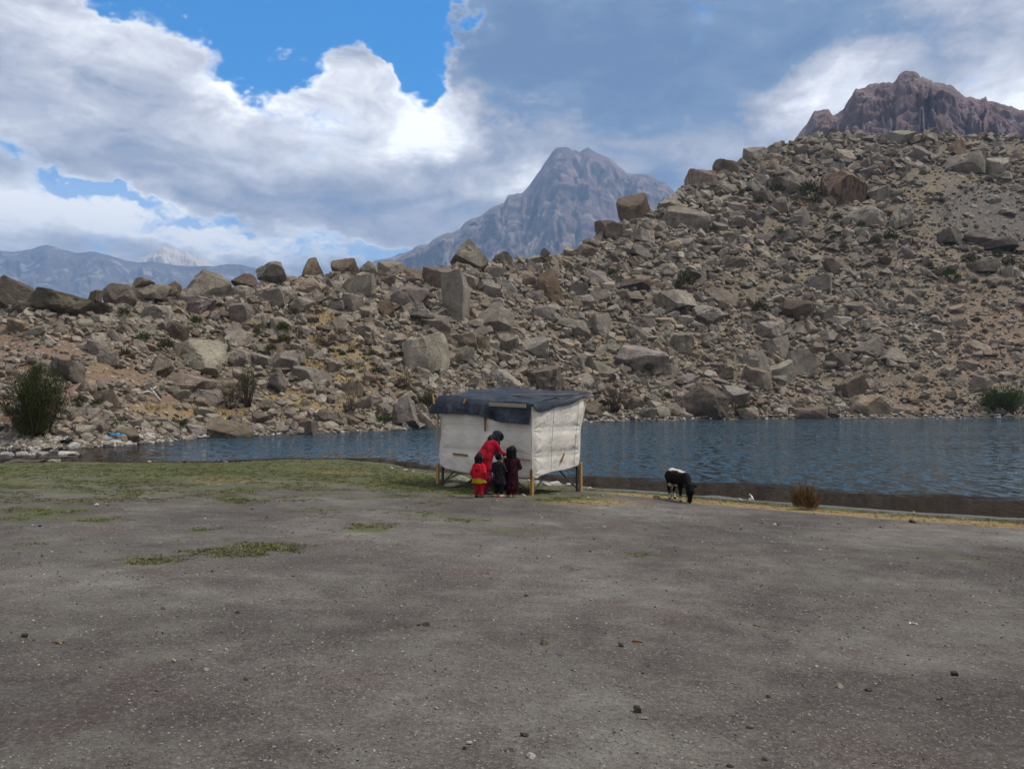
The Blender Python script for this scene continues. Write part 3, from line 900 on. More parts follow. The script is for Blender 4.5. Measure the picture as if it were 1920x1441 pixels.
# (px, py, width, height, tone, shape, label, landmark phrase or None)
BT = [
 (33, 552, 76, 64, 'dark', 'slab', 'dark brown slab boulder leaning at the left end of the skyline', 'leaning dark slab at the left end of the skyline'),
 (121, 570, 110, 54, 'dark', 'block', 'wide dark olive block on the left skyline', 'wide dark block on the left skyline'),
 (42, 576, 50, 28, 'dark', 'round', 'dark rounded boulder tucked under the leaning slab at the left edge', None),
 (33, 610, 44, 30, 'tan', 'any', 'orange tan boulder on bare earth near the left edge', 'orange tan boulder near the left edge'),
 (67, 622, 36, 22, 'grey', 'any', 'grey boulder just right of the orange tan one near the left edge', None),
 (153, 606, 42, 20, 'pale', 'slab', 'pale flat boulder below the wide dark block on the left skyline', None),
 (179, 557, 26, 26, 'brown', 'any', 'small brown boulder just right of the wide dark skyline block', None),
 (224, 553, 56, 44, 'purple', 'round', 'rounded purple grey boulder on the left skyline before the large pointed one', None),
 (267, 529, 36, 19, 'brown', 'round', 'small reddish boulder perched on top of a long grey slab on the skyline', None),
 (277, 547, 76, 28, 'grey', 'slab', 'long grey slab carrying the small perched reddish boulder', None),
 (318, 542, 34, 30, 'brown', 'any', 'dark brown boulder against the left foot of the large pointed skyline boulder', None),
 (385, 537, 100, 66, 'grey', 'peak', 'large pointed grey boulder dominating the left part of the skyline', 'large pointed boulder on the left skyline'),
 (367, 570, 72, 46, 'grey', 'block', 'grey block directly below the large pointed skyline boulder', None),
 (458, 525, 45, 27, 'brown', 'any', 'brown boulder on the skyline right of the large pointed one', None),
 (507, 510, 55, 36, 'grey', 'round', 'rounded grey boulder standing out on the skyline above an angular pale block', None),
 (509, 560, 54, 48, 'pale', 'block', 'angular pale block below the rounded skyline boulder', 'angular pale block on the upper left slope'),
 (584, 507, 50, 50, 'brown', 'peak', 'brown pointed boulder on the skyline left of the blue mountain foot', 'brown pointed boulder on the skyline'),
 (647, 505, 50, 44, 'brown', 'round', 'large round brown boulder on the skyline next to the brown pointed one', None),
 (569, 571, 40, 33, 'grey', 'any', 'grey boulder under the brown pointed skyline boulder', None),
 (452, 592, 40, 48, 'purple', 'stand', 'upright purplish boulder standing on the left slope', 'upright purplish boulder on the left slope'),
 (487, 604, 24, 34, 'grey', 'stand', 'narrow upright grey boulder beside the upright purplish one', None),
 (528, 613, 44, 36, 'grey', 'round', 'rounded grey boulder with shrubs at its foot on the left slope', None),
 (440, 627, 52, 36, 'grey', 'any', 'grey boulder below the upright purplish boulder', None),
 (445, 670, 52, 34, 'pale', 'round', 'pale rounded boulder touching the right side of the big pale one on the left slope', None),
 (372, 670, 92, 70, 'pale', 'any', 'big pale grey boulder in the middle of the left slope', 'big pale boulder of the left slope'),
 (297, 687, 48, 44, 'grey', 'any', 'grey boulder left of the big pale one on the left slope', None),
 (353, 713, 90, 44, 'tan', 'slab', 'long tan boulder lying below the big pale one on the left slope', 'long tan boulder of the left slope'),
 (182, 652, 40, 34, 'grey', 'any', 'grey oval boulder alone on the brown earth at left', 'oval boulder alone on the brown earth'),
 (206, 672, 38, 26, 'grey', 'slab', 'dark undercut boulder just below the oval one on the brown earth', None),
 (257, 647, 36, 23, 'grey', 'any', 'grey boulder between two dark shrubs on the left slope', None),
 (535, 681, 54, 47, 'purple', 'block', 'dark purple brown boulder on the dry grass slope', 'purple brown boulder by the dry grass'),
 (490, 677, 40, 36, 'grey', 'any', 'grey boulder left of the dark purple brown one by the dry grass', None),
 (583, 704, 70, 38, 'grey', 'slab', 'broad flat grey slab lying on the dry grass', 'broad flat slab on the dry grass'),
 (518, 720, 42, 42, 'purple', 'any', 'purplish boulder half sunk below the dark purple brown one', None),
 (197, 748, 52, 36, 'brown', 'slab', 'brown tilted boulder above the green river terrace at left', None),
 (338, 742, 34, 24, 'grey', 'any', 'grey boulder right of the bleached dead branch', None),
 (391, 740, 68, 28, 'grey', 'slab', 'low grey boulder left of the tall dry shrub', None),
 (381, 775, 38, 26, 'pale', 'any', 'pale boulder above the river bend', None),
 (415, 806, 104, 34, 'brown', 'slab', 'broad low brown rock at the waterline of the river bend', 'broad brown rock at the river bend'),
 (141, 773, 40, 20, 'pale', 'slab', 'pale flat boulder right of the large green bush', None),
 (487, 785, 40, 27, 'purple', 'any', 'purplish boulder near the water right of the broad brown rock', None),
 (615, 785, 42, 35, 'purple', 'any', 'purplish grey boulder at the shore left of the hut', None),
 (660, 788, 32, 26, 'brown', 'any', 'brown boulder beside the purplish grey one at the shore left of the hut', None),
 (127, 697, 48, 44, 'purple', 'stand', 'dark streaked boulder behind the large green bush', None),
 (760, 772, 56, 74, 'grey', 'peak', 'tall pointed grey rock at the shore just left of the hut', 'tall pointed rock left of the hut'),
 (795, 790, 40, 34, 'grey', 'any', 'grey boulder at the waterline touching the tall pointed rock left of the hut', None),
 (790, 752, 30, 26, 'pale', 'any', 'pale boulder above the left corner of the hut roof', None),
 (672, 538, 62, 54, 'pale', 'slab', 'pale tilted slab below the skyline at the foot of the blue mountain', 'pale tilted slab below the skyline'),
 (690, 505, 34, 30, 'grey', 'any', 'small grey skyline boulder left of a broad rounded one', None),
 (731, 504, 54, 32, 'grey', 'round', 'broad rounded grey boulder on the skyline at the foot of the blue mountain', None),
 (767, 517, 48, 34, 'brown', 'any', 'dark brown boulder on the skyline left of the square cut one', None),
 (818, 525, 62, 57, 'brown', 'block', 'square cut dark boulder against the tall smooth slab', 'square cut dark boulder'),
 (765, 557, 74, 50, 'purple', 'round', 'large rounded purplish boulder below the square cut one', None),
 (723, 581, 42, 42, 'rust', 'any', 'reddish brown boulder left below the large rounded purplish one', None),
 (658, 568, 38, 40, 'grey', 'any', 'grey boulder under the pale tilted slab', None),
 (879, 476, 68, 54, 'grey', 'peak', 'tall knob boulder breaking the skyline before the blue mountain', 'knob boulder on the skyline'),
 (942, 485, 46, 28, 'dark', 'any', 'dark boulder on the skyline right of the tall knob', None),
 (856, 562, 54, 112, 'grey', 'stand', 'tall grey smooth slab standing in the middle of the boulder field', 'tall smooth slab'),
 (879, 528, 38, 42, 'grey', 'any', 'grey boulder against the upper right of the tall smooth slab', None),
 (1031, 540, 48, 70, 'rust', 'stand', 'rust brown upright boulder in the middle of the boulder field', 'rust brown upright boulder'),
 (954, 545, 30, 31, 'pale', 'block', 'small pale block left of the rust brown upright boulder', None),
 (928, 598, 70, 66, 'grey', 'peak', 'big grey pyramid boulder right of the foot of the tall smooth slab', 'grey pyramid boulder'),
 (785, 591, 62, 34, 'grey', 'any', 'grey boulder left of the tall smooth slab', None),
 (816, 608, 52, 38, 'purple', 'any', 'purplish boulder at the lower left of the tall smooth slab', None),
 (833, 637, 34, 30, 'brown', 'block', 'small brown block beside a longer brown block above the hut', None),
 (872, 643, 52, 37, 'brown', 'block', 'long brown block above the hut', None),
 (905, 649, 28, 38, 'brown', 'block', 'narrow brown block at the right end of the long brown one', None),
 (790, 664, 92, 74, 'pale', 'slab', 'huge pale flat slab above the left of the hut', 'huge pale slab above the hut'),
 (857, 666, 64, 32, 'grey', 'slab', 'long grey slab right of the huge pale one above the hut', None),
 (1003, 652, 56, 50, 'grey', 'any', 'large grey boulder with a tilted face above the hut roof', None),
 (950, 644, 44, 42, 'grey', 'any', 'grey boulder left of the large tilted one above the hut roof', None),
 (1077, 616, 60, 44, 'grey', 'any', 'grey boulder with dark underside right of the grey pyramid', None),
 (1123, 610, 40, 44, 'grey', 'stand', 'upright grey boulder in the centre of the slope', None),
 (1183, 534, 72, 28, 'dark', 'slab', 'dark flat slab lying in rubble right of the rust brown upright boulder', 'dark flat slab in the rubble'),
 (1257, 565, 102, 50, 'pale', 'slab', 'broad pale boulder in the centre of the right slope', 'broad pale boulder of the right slope'),
 (1204, 673, 100, 54, 'pale', 'round', 'large pale whaleback boulder right above the hut', 'whaleback boulder above the hut'),
 (1190, 391, 62, 58, 'brown', 'round', 'big brown boulder perched on the skyline right of the blue mountain', 'big brown perched boulder'),
 (1255, 380, 50, 38, 'pale', 'any', 'pale skyline boulder right of the big brown perched one', None),
 (1147, 432, 62, 40, 'brown', 'round', 'low brown outcrop boulder on the skyline below the big perched one', None),
 (1283, 406, 96, 50, 'grey', 'slab', 'large tilted grey slab below the skyline right of the big perched boulder', None),
 (942, 712, 64, 40, 'pale', 'any', 'pale boulder directly above the hut roof', None),
 (1025, 708, 78, 52, 'purple', 'block', 'purple boulder with dark streaks directly above the hut roof', 'streaked purple boulder above the hut'),
 (1320, 755, 90, 66, 'dark', 'round', 'big dark brown block standing at the far waterline', 'big dark block at the far waterline'),
 (1330, 590, 64, 36, 'pale', 'any', 'pale boulder with black hollow under it on the right slope', None),
 (1352, 556, 80, 36, 'purple', 'any', 'wide purplish boulder right of the broad pale one', None),
 (1208, 608, 42, 26, 'dark', 'any', 'dark brown boulder in the rubble below the broad pale one', None),
 (1195, 627, 42, 22, 'grey', 'slab', 'flat grey boulder under the dark brown one in mid slope', None),
 (1279, 648, 38, 46, 'grey', 'stand', 'leaning grey boulder with deep shadow right of the whaleback', None),
 (1130, 691, 66, 40, 'grey', 'slab', 'tilted grey slab right of the hut roof', None),
 (1097, 714, 34, 32, 'pale', 'any', 'pale boulder just above the right end of the hut roof', None),
 (1421, 710, 52, 44, 'purple', 'any', 'rough purple brown boulder above the far shore', 'rough purple boulder above the far shore'),
 (1466, 698, 46, 46, 'pale', 'block', 'pale block between the rough purple boulder and the tall rounded one', None),
 (1417, 675, 54, 40, 'grey', 'any', 'grey wedge boulder above the rough purple one', None),
 (1446, 617, 54, 34, 'grey', 'round', 'grey rounded boulder in the rubble of the right slope', None),
 (1455, 651, 50, 44, 'grey', 'any', 'grey boulder below the grey rounded one of the right slope', None),
 (1191, 760, 38, 38, 'brown', 'any', 'brown boulder at the far shore right of the dry bush', None),
 (1214, 778, 38, 24, 'purple', 'any', 'purplish wet boulder at the far waterline left of the big dark block', None),
 (1113, 770, 32, 40, 'brown', 'any', 'brown boulder at the water beside the right edge of the hut', None),
 (1380, 743, 52, 40, 'pale', 'any', 'pale boulder right of the big dark waterline block', None),
 (1355, 700, 36, 26, 'brown', 'any', 'brown boulder lying on sandy ground above the big dark waterline block', None),
 (1506, 682, 54, 58, 'grey', 'round', 'tall rounded boulder with tan patches above the far shore', 'tall rounded boulder above the far shore'),
 (1497, 580, 64, 50, 'brown', 'round', 'large brown rounded boulder on the right slope', 'large brown rounded boulder of the right slope'),
 (1628, 652, 54, 44, 'grey', 'any', 'large grey boulder on the lower right slope', 'large grey boulder of the lower right slope'),
 (1673, 667, 50, 34, 'grey', 'any', 'flat topped boulder touching the large grey one of the lower right slope', None),
 (1598, 727, 54, 52, 'brown', 'block', 'brown square block above the banded boulder at the far shore', None),
 (1634, 761, 72, 42, 'tan', 'round', 'tan banded boulder at the far waterline on the right', 'tan banded boulder at the far waterline'),
 (1642, 724, 38, 30, 'grey', 'any', 'grey boulder right of the brown square block', None),
 (1844, 719, 36, 30, 'pale', 'round', 'pale round boulder above the green shrub at the right edge', 'pale round boulder near the right edge'),
 (1837, 651, 42, 30, 'tan', 'any', 'tan boulder on bare earth at the right', None),
 (1573, 677, 46, 34, 'dark', 'any', 'dark boulder right of the tall rounded one above the far shore', None),
 (1552, 632, 38, 30, 'grey', 'any', 'grey boulder below the large brown rounded one of the right slope', None),
 (1514, 775, 74, 22, 'brown', 'slab', 'long low dark rock lying along the far waterline', None),
 (1588, 354, 80, 82, 'rust', 'block', 'huge brown block with dark vertical stripes high on the right slope', 'huge striped block'),
 (1627, 406, 68, 44, 'pale', 'round', 'pale rounded boulder just below the huge striped block', None),
 (1691, 408, 58, 44, 'pale', 'slab', 'pale slanting slab right below the huge striped block', None),
 (1416, 289, 46, 32, 'pale', 'round', 'pale rounded boulder on the right skyline', None),
 (1428, 340, 32, 28, 'pale', 'round', 'small pale round boulder below the right skyline', None),
 (1315, 338, 56, 32, 'tan', 'block', 'tan square block on the skyline left of the right crest', 'tan square block on the skyline'),
 (1365, 317, 50, 34, 'brown', 'any', 'brown boulder on the skyline right of the tan square block', None),
 (1463, 384, 42, 34, 'purple', 'any', 'purplish boulder left of the huge striped block', None),
 (1420, 409, 38, 32, 'grey', 'any', 'grey angular boulder at the left of the dry patch below the right crest', None),
 (1385, 419, 36, 26, 'purple', 'round', 'rounded purplish boulder next to the grey angular one below the right crest', None),
 (1807, 309, 76, 40, 'pale', 'slab', 'large pale slab near the top of the right slope', 'large pale slab near the right crest'),
 (1870, 312, 54, 36, 'pale', 'round', 'pale rounded boulder right of the large pale slab near the crest', None),
 (1791, 278, 46, 36, 'rust', 'peak', 'brown pointed boulder above the large pale slab near the crest', None),
 (1720, 289, 56, 28, 'grey', 'slab', 'grey slab left of the large pale one near the crest', None),
 (1786, 443, 58, 40, 'dark', 'peak', 'dark grey pointed boulder below the dark scree patch', 'dark pointed boulder below the scree'),
 (1834, 447, 54, 36, 'grey', 'any', 'grey boulder touching the right side of the dark pointed one below the scree', None),
 (1877, 460, 68, 28, 'dark', 'slab', 'long dark boulder below the scree at the right edge', None),
 (1380, 498, 40, 28, 'purple', 'any', 'dark purple boulder in the rubble of the upper right slope', None),
 (1295, 518, 34, 24, 'dark', 'any', 'dark angular boulder left above the wide purplish one', None),
 (1692, 259, 44, 34, 'pale', 'any', 'pale boulder on the crest under the red mountain', 'pale boulder on the crest'),
 (1539, 272, 30, 28, 'brown', 'any', 'small brown boulder on the right skyline near the red mountain foot', None),
 (1475, 347, 72, 34, 'purple', 'slab', 'long purplish slab left above the huge striped block', None),
 (1772, 508, 42, 22, 'brown', 'slab', 'brown flat boulder with shrubs on the right slope', None),
 (1845, 500, 52, 24, 'grey', 'slab', 'grey flat boulder right of the brown one with shrubs', None),
]
for q in BT:
    put_boulder(*q[:6], q[6], G1)
    if q[7]:
        LANDMARKS.append((q[0], q[1], q[7]))

_used = {}
ORD = ['', 'second ', 'third ', 'fourth ', 'fifth ', 'sixth ', 'seventh ', 'eighth ', 'ninth ', 'tenth ']


def where(px, py):
    d = sorted((math.hypot(px - a, 1.2 * (py - b_)), a, b_, t) for a, b_, t in LANDMARKS)[0]
    dx_, dy_ = px - d[1], py - d[2]
    if abs(dx_) > 2.0 * abs(dy_):
        rel = 'right of' if dx_ > 0 else 'left of'
    elif abs(dy_) > 2.0 * abs(dx_):
        rel = 'below' if dy_ > 0 else 'above'
    else:
        rel = ('below' if dy_ > 0 else 'above') + (' and right of' if dx_ > 0 else ' and left of')
    return rel, d[3], d[0]


def auto_labels(items, fmt):
    """items: (px, py, words); each label names the nearest landmark, nearest first"""
    rows = []
    for i, (px, py, wd) in enumerate(items):
        rel, ph, dd = where(px, py)
        rows.append(((wd, rel, ph), dd, i))
    out = [None] * len(items)
    cnt = {}
    for key, dd, i in sorted(rows, key=lambda r: (r[0], r[1])):
        k_ = cnt.get(key, 0)
        cnt[key] = k_ + 1
        out[i] = fmt(key[0], key[1], key[2], ORD[min(k_, 9)])
    return out


# medium boulders between the big ones
def free(px, py, r, f=0.62):
    for a, b_, w_, h_ in BOULDERS:
        if abs(px - a) < f * (w_ + r) / 2 + 2 and abs(py - b_) < f * (h_ + r) / 2 + 2:
            return False
    return True


cand = []
tries = 0
save = len(BOULDERS)
while len(cand) < 300 - len(BT) and tries < 20000:
    tries += 1
    px = random.uniform(5, 1915)
    lo, hi = hill_range(px)
    py = random.uniform(lo + 2, hi - 8)
    dens = 1 - 0.8 * float(hblob(EARTH, px, py)) - 0.75 * float(hblob(DRY, px, py)) - 0.97 * float(hblob(SCREE, px, py))
    if random.random() > dens:
        continue
    wp = random.choice((26, 28, 30, 34, 38, 42, 46))
    if px > 1650 and wp > 30:
        wp = 26
    hp = wp * random.uniform(.55, .9)
    if not free(px, py, wp):
        continue
    tone = random.choice(('grey', 'grey', 'grey', 'grey', 'pale', 'pale', 'purple', 'brown', 'tan'))
    cand.append((px, py, wp, hp, tone))
    BOULDERS.append((px, py, wp, hp))
del BOULDERS[save:]
labs = auto_labels([(c_[0], c_[1], {'grey': 'grey', 'pale': 'pale', 'purple': 'purplish', 'brown': 'brown', 'tan': 'tan'}[c_[4]]) for c_ in cand],
                   lambda wd, rel, ph, od: f'{od}mid-sized {wd} boulder {rel} the {ph}'.replace('second mid-sized','second').strip())
for c_, lb in zip(cand, labs):
    put_boulder(*c_, random.choice(('any', 'any', 'block', 'round', 'slab', 'any')), lb, G1)


# ---- scatter helper: one object whose points carry rocks, tufts ...
def scatter(name, pts, rots, scls, idx, sources, label, tint=None, kind='stuff'):
    me = bpy.data.meshes.new(name)
    pts = np.asarray(pts, np.float32)
    me.vertices.add(len(pts))
    me.vertices.foreach_set('co', pts.ravel())
    for nm, arr in (('rot', rots), ('scl', scls)):
        a = me.attributes.new(nm, 'FLOAT_VECTOR', 'POINT')
        a.data.foreach_set('vector', np.asarray(arr, np.float32).ravel())
    a = me.attributes.new('idx', 'INT', 'POINT')
    a.data.foreach_set('value', np.asarray(idx, np.int32).ravel())
    if tint is not None:
        a = me.attributes.new('tint', 'FLOAT_COLOR', 'POINT')
        a.data.foreach_set('color', np.concatenate([np.asarray(tint, np.float32), np.ones((len(pts), 1), np.float32)], 1).ravel())
    o = obj(name, me)
    col_ = bpy.data.collections.new(name + ' pieces')
    for i, sme in enumerate(sources):
        col_.objects.link(bpy.data.objects.new(f'{name}_piece_{i:02d}', sme))
    ng = bpy.data.node_groups.new(name + ' scatter', 'GeometryNodeTree')
    ng.interface.new_socket('Geometry', in_out='INPUT', socket_type='NodeSocketGeometry')
    ng.interface.new_socket('Geometry', in_out='OUTPUT', socket_type='NodeSocketGeometry')
    gi = ng.nodes.new('NodeGroupInput')
    go = ng.nodes.new('NodeGroupOutput')
    iop = ng.nodes.new('GeometryNodeInstanceOnPoints')
    ci = ng.nodes.new('GeometryNodeCollectionInfo')
    ci.inputs['Collection'].default_value = col_
    ci.inputs['Separate Children'].default_value = True
    ci.inputs['Reset Children'].default_value = True

    def na(nm, ty):
        a_ = ng.nodes.new('GeometryNodeInputNamedAttribute')
        a_.data_type = ty
        a_.inputs['Name'].default_value = nm
        return a_.outputs['Attribute']

    L = ng.links.new
    L(gi.outputs[0], iop.inputs['Points'])
    L(ci.outputs[0], iop.inputs['Instance'])
    iop.inputs['Pick Instance'].default_value = True
    L(na('idx', 'INT'), iop.inputs['Instance Index'])
    L(na('rot', 'FLOAT_VECTOR'), iop.inputs['Rotation'])
    L(na('scl', 'FLOAT_VECTOR'), iop.inputs['Scale'])
    L(iop.outputs[0], go.inputs[0])
    md = o.modifiers.new('scatter', 'NODES')
    md.node_group = ng
    tag(o, label, None, None, kind)
    return o


def hill_many(px, py):
    """vectorised hill_at (nearest-row lookup)"""
    j = np.clip(np.round((px - HPX[0]) / 5.0).astype(int), 0, len(HPX) - 1)
    sub = hpy[iu0:iu1]
    i = np.empty(len(px), int)
    for q in range(len(px)):
        cp = sub[:, j[q]]
        hit = np.nonzero(cp <= py[q])[0]
        i[q] = hit[0] if len(hit) else len(cp) - 1
    D = D2[iu0 + i, j]
    jit = rng.uniform(-.5, .5, len(px)) * (Drg - Dsh)[j] / 190
    return np.stack([(px - CXP) / FPX / math.cos(PITCH) * D, D + jit, HZ[iu0 + i, j]], -1), i / (iu1 - iu0)


RUB = [mesh_np('rubble_piece', *rock_shape(5000 + 13 * q, ('any', 'block', 'slab', 'any', 'round', 'any')[q % 6], 2), RUBBLE_MAT, False) for q in range(14)]
RUBB = [mesh_np('rubble_piece', *rock_shape(6000 + 13 * q, ('any', 'block', 'slab', 'any', 'peak', 'any')[q % 6], 3), RUBBLE_MAT, True, 0.30) for q in range(14)]


def hill_rubble(N, s0, s1, power, xr=(-250, 2170), band=1.0):
    px = rng.uniform(*xr, N)
    jj = np.clip(np.round((px - HPX[0]) / 5.0).astype(int), 0, len(HPX) - 1)
    lo, hi = hpy[iu0:iu1].min(0)[jj], hpy[iu0][jj]
    py = lo + (hi - lo) * rng.uniform(0, band, N)
    dens = 1 - 0.85 * hblob(EARTH, px, py) - 0.85 * hblob(DRY, px, py) - 0.93 * hblob(SCREE, px, py)
    cl_ = fbm(p3(px / 60.0, py / 35.0, 8.0), 3, 71)
    dens = dens * np.clip(0.75 + 0.9 * cl_, 0.15, 1)
    keep = rng.uniform(0, 1, N) < dens
    px, py = px[keep], py[keep]
    pts, _ = hill_many(px, py)
    n_ = len(px)
    sp = s0 * (s1 / s0) ** (rng.uniform(0, 1, n_) ** power)
    sp = sp * np.where((px > 1650), .8, 1.0)
    sw = sp * pts[:, 1] / FPX
    scl = np.stack([sw * rng.uniform(.85, 1.25, n_), sw * rng.uniform(.8, 1.2, n_), sw * rng.uniform(.5, .95, n_)], -1)
    pts[:, 2] += scl[:, 2] * rng.uniform(.02, .30, n_)
    rot = np.stack([rng.uniform(-.6, .6, n_), rng.uniform(-.6, .6, n_), rng.uniform(0, 6.28, n_)], -1)
    base = np.array([TONE['grey'], TONE['pale'], TONE['grey'], TONE['purple'], TONE['brown'], TONE['grey'], TONE['pale'], TONE['tan']])[rng.integers(0, 8, n_)]
    tint = base * rng.uniform(.82, 1.2, (n_, 1))
    return pts, rot, scl, tint


sets = [hill_rubble(9000, 13, 26, .85), hill_rubble(1100, 16, 26, .8, (-100, 2050), .16), hill_rubble(18000, 7, 13, .9), hill_rubble(34000, 3.0, 7, 1.1), hill_rubble(12000, 4.5, 9, 1.1, (1150, 2100))]
def shore_rubble(N):
    px = rng.uniform(-60, 1980, N)
    px = np.where(rng.uniform(0, 1, N) < .62, rng.uniform(-40, 440, N), px)
    jj = np.clip(np.round((px - HPX[0]) / 5.0).astype(int), 0, len(HPX) - 1)
    up_ = np.where(px < 440, 22, 7) * rng.uniform(0, 1, N) ** 1.3
    pts, _ = hill_many(px, hpy[iu0][jj] - up_ + 1.0)
    sp = 4 * (13 / 4) ** (rng.uniform(0, 1, N) ** 1.3) * np.where(px < 440, 1, .8)
    sw = sp * pts[:, 1] / FPX
    scl = np.stack([sw * rng.uniform(.9, 1.3, N), sw, sw * rng.uniform(.5, .8, N)], -1)
    pts[:, 2] += scl[:, 2] * rng.uniform(.1, .4, N)
    rot = np.stack([rng.uniform(-.4, .4, N), rng.uniform(-.4, .4, N), rng.uniform(0, 6.28, N)], -1)
    return pts, rot, scl, np.array([TONE['white'], TONE['pale'], TONE['white'], TONE['grey']])[rng.integers(0, 4, N)] * rng.uniform(.8, 1.15, (N, 1))


sets.append(shore_rubble(2200))
pts = np.concatenate([q[0] for q in sets])
rot = np.concatenate([q[1] for q in sets])
scl = np.concatenate([q[2] for q in sets])
tint = np.concatenate([q[3] for q in sets])
nb = len(sets[0][0]) + len(sets[1][0])
idx = np.concatenate([rng.integers(14, 28, nb), rng.integers(0, 14, len(pts) - nb)])
scatter('rubble', pts, rot, scl, idx, RUB + RUBB, 'loose grey and brown rubble covering the hillside between the boulders', tint)

# ================================================================== SIGNED-DISTANCE MODELLING (bodies, clothes, the calf)
def surface_nets(D, origin, h):
    s = D < 0
    c = np.stack([s[i:s.shape[0] - 1 + i, j:s.shape[1] - 1 + j, k:s.shape[2] - 1 + k] for i in (0, 1) for j in (0, 1) for k in (0, 1)])
    act = c.any(0) & ~c.all(0)
    ijk = np.argwhere(act)
    acc = np.zeros((len(ijk), 3))
    cnt = np.zeros(len(ijk))
    for ax in range(3):
        for o1 in (0, 1):
            for o2 in (0, 1):
                a = ijk.copy()
                oth = [q for q in range(3) if q != ax]
                a[:, oth[0]] += o1
                a[:, oth[1]] += o2
                b_ = a.copy()
                b_[:, ax] += 1
                da, db = D[tuple(a.T)], D[tuple(b_.T)]
                m = (da < 0) != (db < 0)
                t = np.where(m, da / np.where(m, da - db, 1), 0)
                pt = a.astype(float)
                pt[:, ax] += t
                acc += np.where(m[:, None], pt, 0)
                cnt += m
    V = acc / cnt[:, None] * h + origin
    idm = -np.ones(act.shape, int)
    idm[tuple(ijk.T)] = np.arange(len(ijk))
    F = []
    for ax in range(3):
        u, v = [q for q in range(3) if q != ax]
        lo = [slice(0, n_) for n_ in D.shape]
        lo[ax] = slice(0, D.shape[ax] - 1)
        hi = list(lo)
        hi[ax] = slice(1, D.shape[ax])
        ch = np.argwhere(s[tuple(lo)] != s[tuple(hi)])
        ch = ch[(ch[:, u] > 0) & (ch[:, v] > 0) & (ch[:, u] < D.shape[u] - 1) & (ch[:, v] < D.shape[v] - 1)]
        inside = s[tuple(ch.T)]
        q = []
        for du, dv in ((1, 1), (0, 1), (0, 0), (1, 0)):
            e = ch.copy()
            e[:, u] -= du
            e[:, v] -= dv
            q.append(idm[tuple(e.T)])
        q = np.stack(q, -1)
        flip = inside if ax != 1 else ~inside
        q = np.where(flip[:, None], q, q[:, ::-1])
        F.append(q)
    return V, np.concatenate(F)


class SDF:
    """smooth union of tapered limbs on a voxel grid"""
    def __init__(s, lo, hi, h):
        s.lo, s.h = np.array(lo, float), h
        n_ = np.ceil((np.array(hi) - s.lo) / h).astype(int) + 1
        s.ax = [s.lo[i] + h * np.arange(n_[i]) for i in range(3)]
        s.D = np.full(n_, 1.0)

    def _sub(s, lo, hi):
        sl = []
        for i in range(3):
            a = int(np.clip(math.floor((lo[i] - s.lo[i]) / s.h), 0, len(s.ax[i])))
            b_ = int(np.clip(math.ceil((hi[i] - s.lo[i]) / s.h) + 1, 0, len(s.ax[i])))
            sl.append(slice(a, b_))
        return tuple(sl)

    def limb(s, p0, p1, r0, r1, k=0.02, flat=(1, 1, 1), cut=False):
        p0, p1, fl = np.array(p0, float), np.array(p1, float), np.array(flat, float)
        m = max(r0, r1) * max(1 / fl.min(), 1) + 3 * k + 2 * s.h
        sl = s._sub(np.minimum(p0, p1) - m, np.maximum(p0, p1) + m)
        X, Y, Z = np.meshgrid(s.ax[0][sl[0]], s.ax[1][sl[1]], s.ax[2][sl[2]], indexing='ij', sparse=True)
        q0, q1 = p0 * fl, p1 * fl
        d = q1 - q0
        L = d @ d + 1e-12
        ax_, ay_, az_ = X * fl[0] - q0[0], Y * fl[1] - q0[1], Z * fl[2] - q0[2]
        t = np.clip((ax_ * d[0] + ay_ * d[1] + az_ * d[2]) / L, 0, 1)
        dist = np.sqrt((ax_ - t * d[0]) ** 2 + (ay_ - t * d[1]) ** 2 + (az_ - t * d[2]) ** 2) - (r0 + (r1 - r0) * t)
        A = s.D[sl]
        if cut:
            s.D[sl] = np.maximum(A, -dist)
        else:
            hh = np.clip(0.5 + 0.5 * (A - dist) / k, 0, 1)
            s.D[sl] = A * (1 - hh) + dist * hh - k * hh * (1 - hh)
        return s

    def plane(s, pt, nrm):
        """keep the side the normal points away from"""
        X, Y, Z = np.meshgrid(*s.ax, indexing='ij', sparse=True)
        nrm = np.array(nrm, float) / np.linalg.norm(nrm)
        s.D = np.maximum(s.D, (X - pt[0]) * nrm[0] + (Y - pt[1]) * nrm[1] + (Z - pt[2]) * nrm[2])
        return s

    def folds(s, amp, fr, seed, zstretch=0.25):
        g = np.stack(np.meshgrid(s.ax[0] * fr, s.ax[1] * fr, s.ax[2] * fr * zstretch, indexing='ij'), -1)
        near = np.abs(s.D) < 0.06
        s.D[near] += amp * fbm(g[near], 2, seed)
        return s

    def mesh(s, name, mat):
        V, F = surface_nets(s.D, s.lo, s.h)
        return mesh_np(name, V, F, mat)


